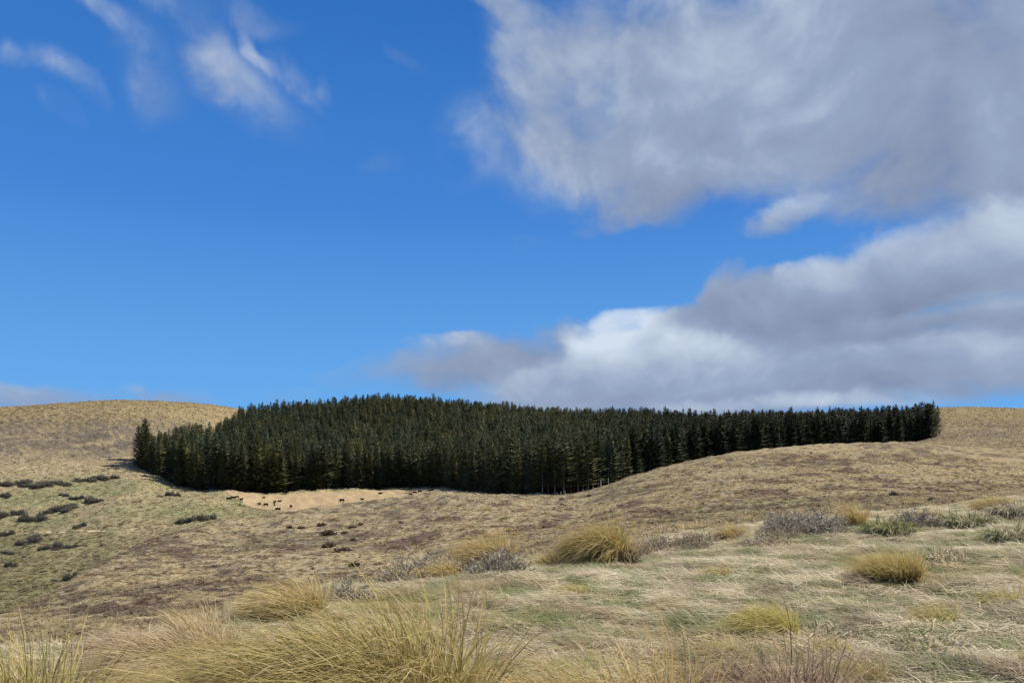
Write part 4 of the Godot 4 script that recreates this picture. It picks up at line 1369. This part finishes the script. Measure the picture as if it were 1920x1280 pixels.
# one skin over tapered bones: [from, to, radius, radius]
func skin(bones: Array, cell: float, col: Color) -> Geo:
	var lo := Vector3.ONE * 1e9
	var hi := -lo
	for b in bones:
		for q in 2:
			lo = lo.min(b[q] - Vector3.ONE * (b[2 + q] + cell * 2))
			hi = hi.max(b[q] + Vector3.ONE * (b[2 + q] + cell * 2))
	var n := Vector3i(((hi - lo) / cell).ceil()) + Vector3i.ONE
	var f := PackedFloat32Array()
	f.resize(n.x * n.y * n.z)
	for z in n.z:
		for y in n.y:
			for x in n.x:
				var p := lo + Vector3(x, y, z) * cell
				var s := 0.0
				for b in bones:
					var ab: Vector3 = b[1] - b[0]
					var t := clampf((p - b[0]).dot(ab) / ab.length_squared(), 0, 1)
					s += exp(-14.0 * (p.distance_to(b[0] + ab * t) - lerpf(b[2], b[3], t)))
				f[(z * n.y + y) * n.x + x] = -log(maxf(s, 1e-30)) / 14.0
	var g := Geo.new()
	var id := {}
	var jump := [1, n.x, n.x * n.y]
	for z in n.z - 1:
		for y in n.y - 1:
			for x in n.x - 1:
				var k := (z * n.y + y) * n.x + x
				var sum := Vector3.ZERO
				var hits := 0
				for e in 12:
					var ax := e / 4
					var o1: int = jump[(ax + 1) % 3] * (e % 2)
					var o2: int = jump[(ax + 2) % 3] * (e / 2 % 2)
					var a: float = f[k + o1 + o2]
					var b: float = f[k + o1 + o2 + jump[ax]]
					if (a < 0) != (b < 0):
						var p := Vector3.ZERO
						p[ax] = a / (a - b)
						p[(ax + 1) % 3] = e % 2
						p[(ax + 2) % 3] = e / 2 % 2
						sum += p
						hits += 1
				if hits:
					id[k] = g.v.size()
					g.v.append(lo + (Vector3(x, y, z) + sum / hits) * cell)
					g.c.append(col)
					g.n.append(Vector3(f[k + jump[0]] - f[k], f[k + jump[1]] - f[k], f[k + jump[2]] - f[k]).normalized())
	for z in range(1, n.z - 1):
		for y in range(1, n.y - 1):
			for x in range(1, n.x - 1):
				var k := (z * n.y + y) * n.x + x
				for ax in 3:
					if (f[k] < 0) != (f[k + jump[ax]] < 0):
						var u: int = jump[(ax + 1) % 3]
						var w: int = jump[(ax + 2) % 3]
						var a: int = id[k - u - w]
						var b: int = id[k - w]
						var c: int = id[k]
						var d: int = id[k - u]
						if f[k] < 0:
							g.i.append_array([a, c, b, a, d, c])
						else:
							g.i.append_array([a, b, c, a, c, d])
	return g


func cow(pose: String) -> Geo:
	var b := []
	var lying := pose == "lying"
	var y := 0.0 if not lying else -0.62
	b.append([Vector3(-0.62, 1.02 + y, 0), Vector3(0.05, 0.96 + y, 0), 0.34, 0.40])
	b.append([Vector3(0.05, 0.96 + y, 0), Vector3(0.62, 1.02 + y, 0), 0.40, 0.34])
	b.append([Vector3(-0.78, 1.20 + y, 0), Vector3(0.70, 1.22 + y, 0), 0.14, 0.16])
	b.append([Vector3(-0.92, 1.18 + y, 0), Vector3(-1.0, 0.55 + maxf(y, -0.4), 0), 0.05, 0.035])
	if pose == "grazing":
		b.append([Vector3(0.75, 1.10, 0), Vector3(1.18, 0.62, 0), 0.24, 0.15])
		b.append([Vector3(1.18, 0.62, 0), Vector3(1.36, 0.18, 0), 0.15, 0.085])
		for s in [-1, 1]:
			b.append([Vector3(1.14, 0.68, s * 0.10), Vector3(1.10, 0.70, s * 0.27), 0.045, 0.03])
	else:
		b.append([Vector3(0.75, 1.12 + y, 0), Vector3(1.12, 1.42 + y, 0), 0.24, 0.15])
		b.append([Vector3(1.12, 1.42 + y, 0), Vector3(1.52, 1.22 + y, 0), 0.15, 0.085])
		for s in [-1, 1]:
			b.append([Vector3(1.08, 1.48 + y, s * 0.10), Vector3(1.04, 1.50 + y, s * 0.27), 0.045, 0.03])
	for s in [-1, 1]:
		if lying:
			b.append([Vector3(0.55, 0.25, s * 0.22), Vector3(0.85, 0.08, s * 0.34), 0.13, 0.07])
			b.append([Vector3(-0.55, 0.28, s * 0.25), Vector3(-0.15, 0.08, s * 0.42), 0.19, 0.07])
		else:
			var sway: float = 0.07 * s
			b.append([Vector3(0.60, 0.85, s * 0.20), Vector3(0.60 + sway, 0.42, s * 0.19), 0.15, 0.075])
			b.append([Vector3(0.60 + sway, 0.42, s * 0.19), Vector3(0.58 + sway, 0.04, s * 0.19), 0.07, 0.065])
			b.append([Vector3(-0.66, 0.90, s * 0.20), Vector3(-0.60 - sway, 0.62, s * 0.20), 0.21, 0.12])
			b.append([Vector3(-0.60 - sway, 0.62, s * 0.20), Vector3(-0.80 - sway, 0.44, s * 0.20), 0.11, 0.07])
			b.append([Vector3(-0.80 - sway, 0.44, s * 0.20), Vector3(-0.76 - sway, 0.04, s * 0.20), 0.065, 0.065])
	return skin(b, 0.065, Color(0.010, 0.009, 0.009))


func build_cattle() -> void:
	var hide := leafy("black_hide", 0.6)
	var poses := {}
	for p in ["grazing", "standing", "lying"]:
		poses[p] = cow(p).mesh(hide)
	for c in CATTLE:
		var o := part(numbered("cow"), poses[c[2]], self)
		o.position = on(c[0], c[1], 0.02)
		o.rotation.y = deg_to_rad(c[3])
		o.scale = Vector3.ONE * c[4] * 0.9
		tag(o, c[5], "cow", "black cattle in the tan paddock")


# ---------------------------------------------------------------- the scene

func _ready() -> void:
	var cam := Camera3D.new()
	cam.name = "camera"
	cam.projection = Camera3D.PROJECTION_FRUSTUM
	cam.near = 0.1
	cam.far = 4000
	cam.size = 0.1 * 1280.0 / 1450.0
	cam.frustum_offset = Vector2(0, 0.1 * EYE_ROW)
	add_child(cam)
	cam.current = true
	set_noise()
	var sky := Sky.new()
	var pan := PanoramaSkyMaterial.new()
	pan.panorama = make_sky()
	sky.sky_material = pan
	var env := Environment.new()
	env.background_mode = Environment.BG_SKY
	env.sky = sky
	env.tonemap_mode = Environment.TONE_MAPPER_LINEAR
	env.tonemap_exposure = EXPOSURE
	env.sdfgi_enabled = true
	env.ssao_enabled = true
	env.ssil_enabled = true
	var world := WorldEnvironment.new()
	world.name = "world"
	world.environment = env
	add_child(world)
	var sun := DirectionalLight3D.new()
	sun.name = "sun"
	sun.light_color = Color(1.0, 0.955, 0.88)
	sun.light_energy = 1.6
	sun.light_angular_distance = 0.5
	sun.shadow_enabled = true
	add_child(sun)
	sun.look_at_from_position(Vector3.ZERO, -Vector3(0.57, 0.76, -0.29))

	forest_ring = PackedVector2Array(FOREST_FRONT + FOREST_BACK)
	paddock_ring = PackedVector2Array(PADDOCK)
	prepare_land()
	build_land()
	build_track()
	build_forest()
	build_cattle()
	build_hill_shrubs()
	build_plants()
	build_cover()
	build_turf()


func set_noise() -> void:
	for q in [[n_fine, 1, 1 / 5.0, 4], [n_mid, 2, 1 / 22.0, 4], [n_wide, 3, 1 / 75.0, 3], [n_bump, 4, 1 / 9.0, 3], [n_sky, 5, 1 / 13.0, 6], [n_sky_wide, 6, 1 / 24.0, 4], [n_turf, 7, 1 / 1.5, 3]]:
		var f: FastNoiseLite = q[0]
		f.noise_type = FastNoiseLite.TYPE_SIMPLEX_SMOOTH
		f.seed = q[1]
		f.frequency = q[2]
		f.fractal_type = FastNoiseLite.FRACTAL_FBM
		f.fractal_octaves = q[3]
	n_sky.fractal_gain = 0.58
	n_sky.fractal_octaves = 7
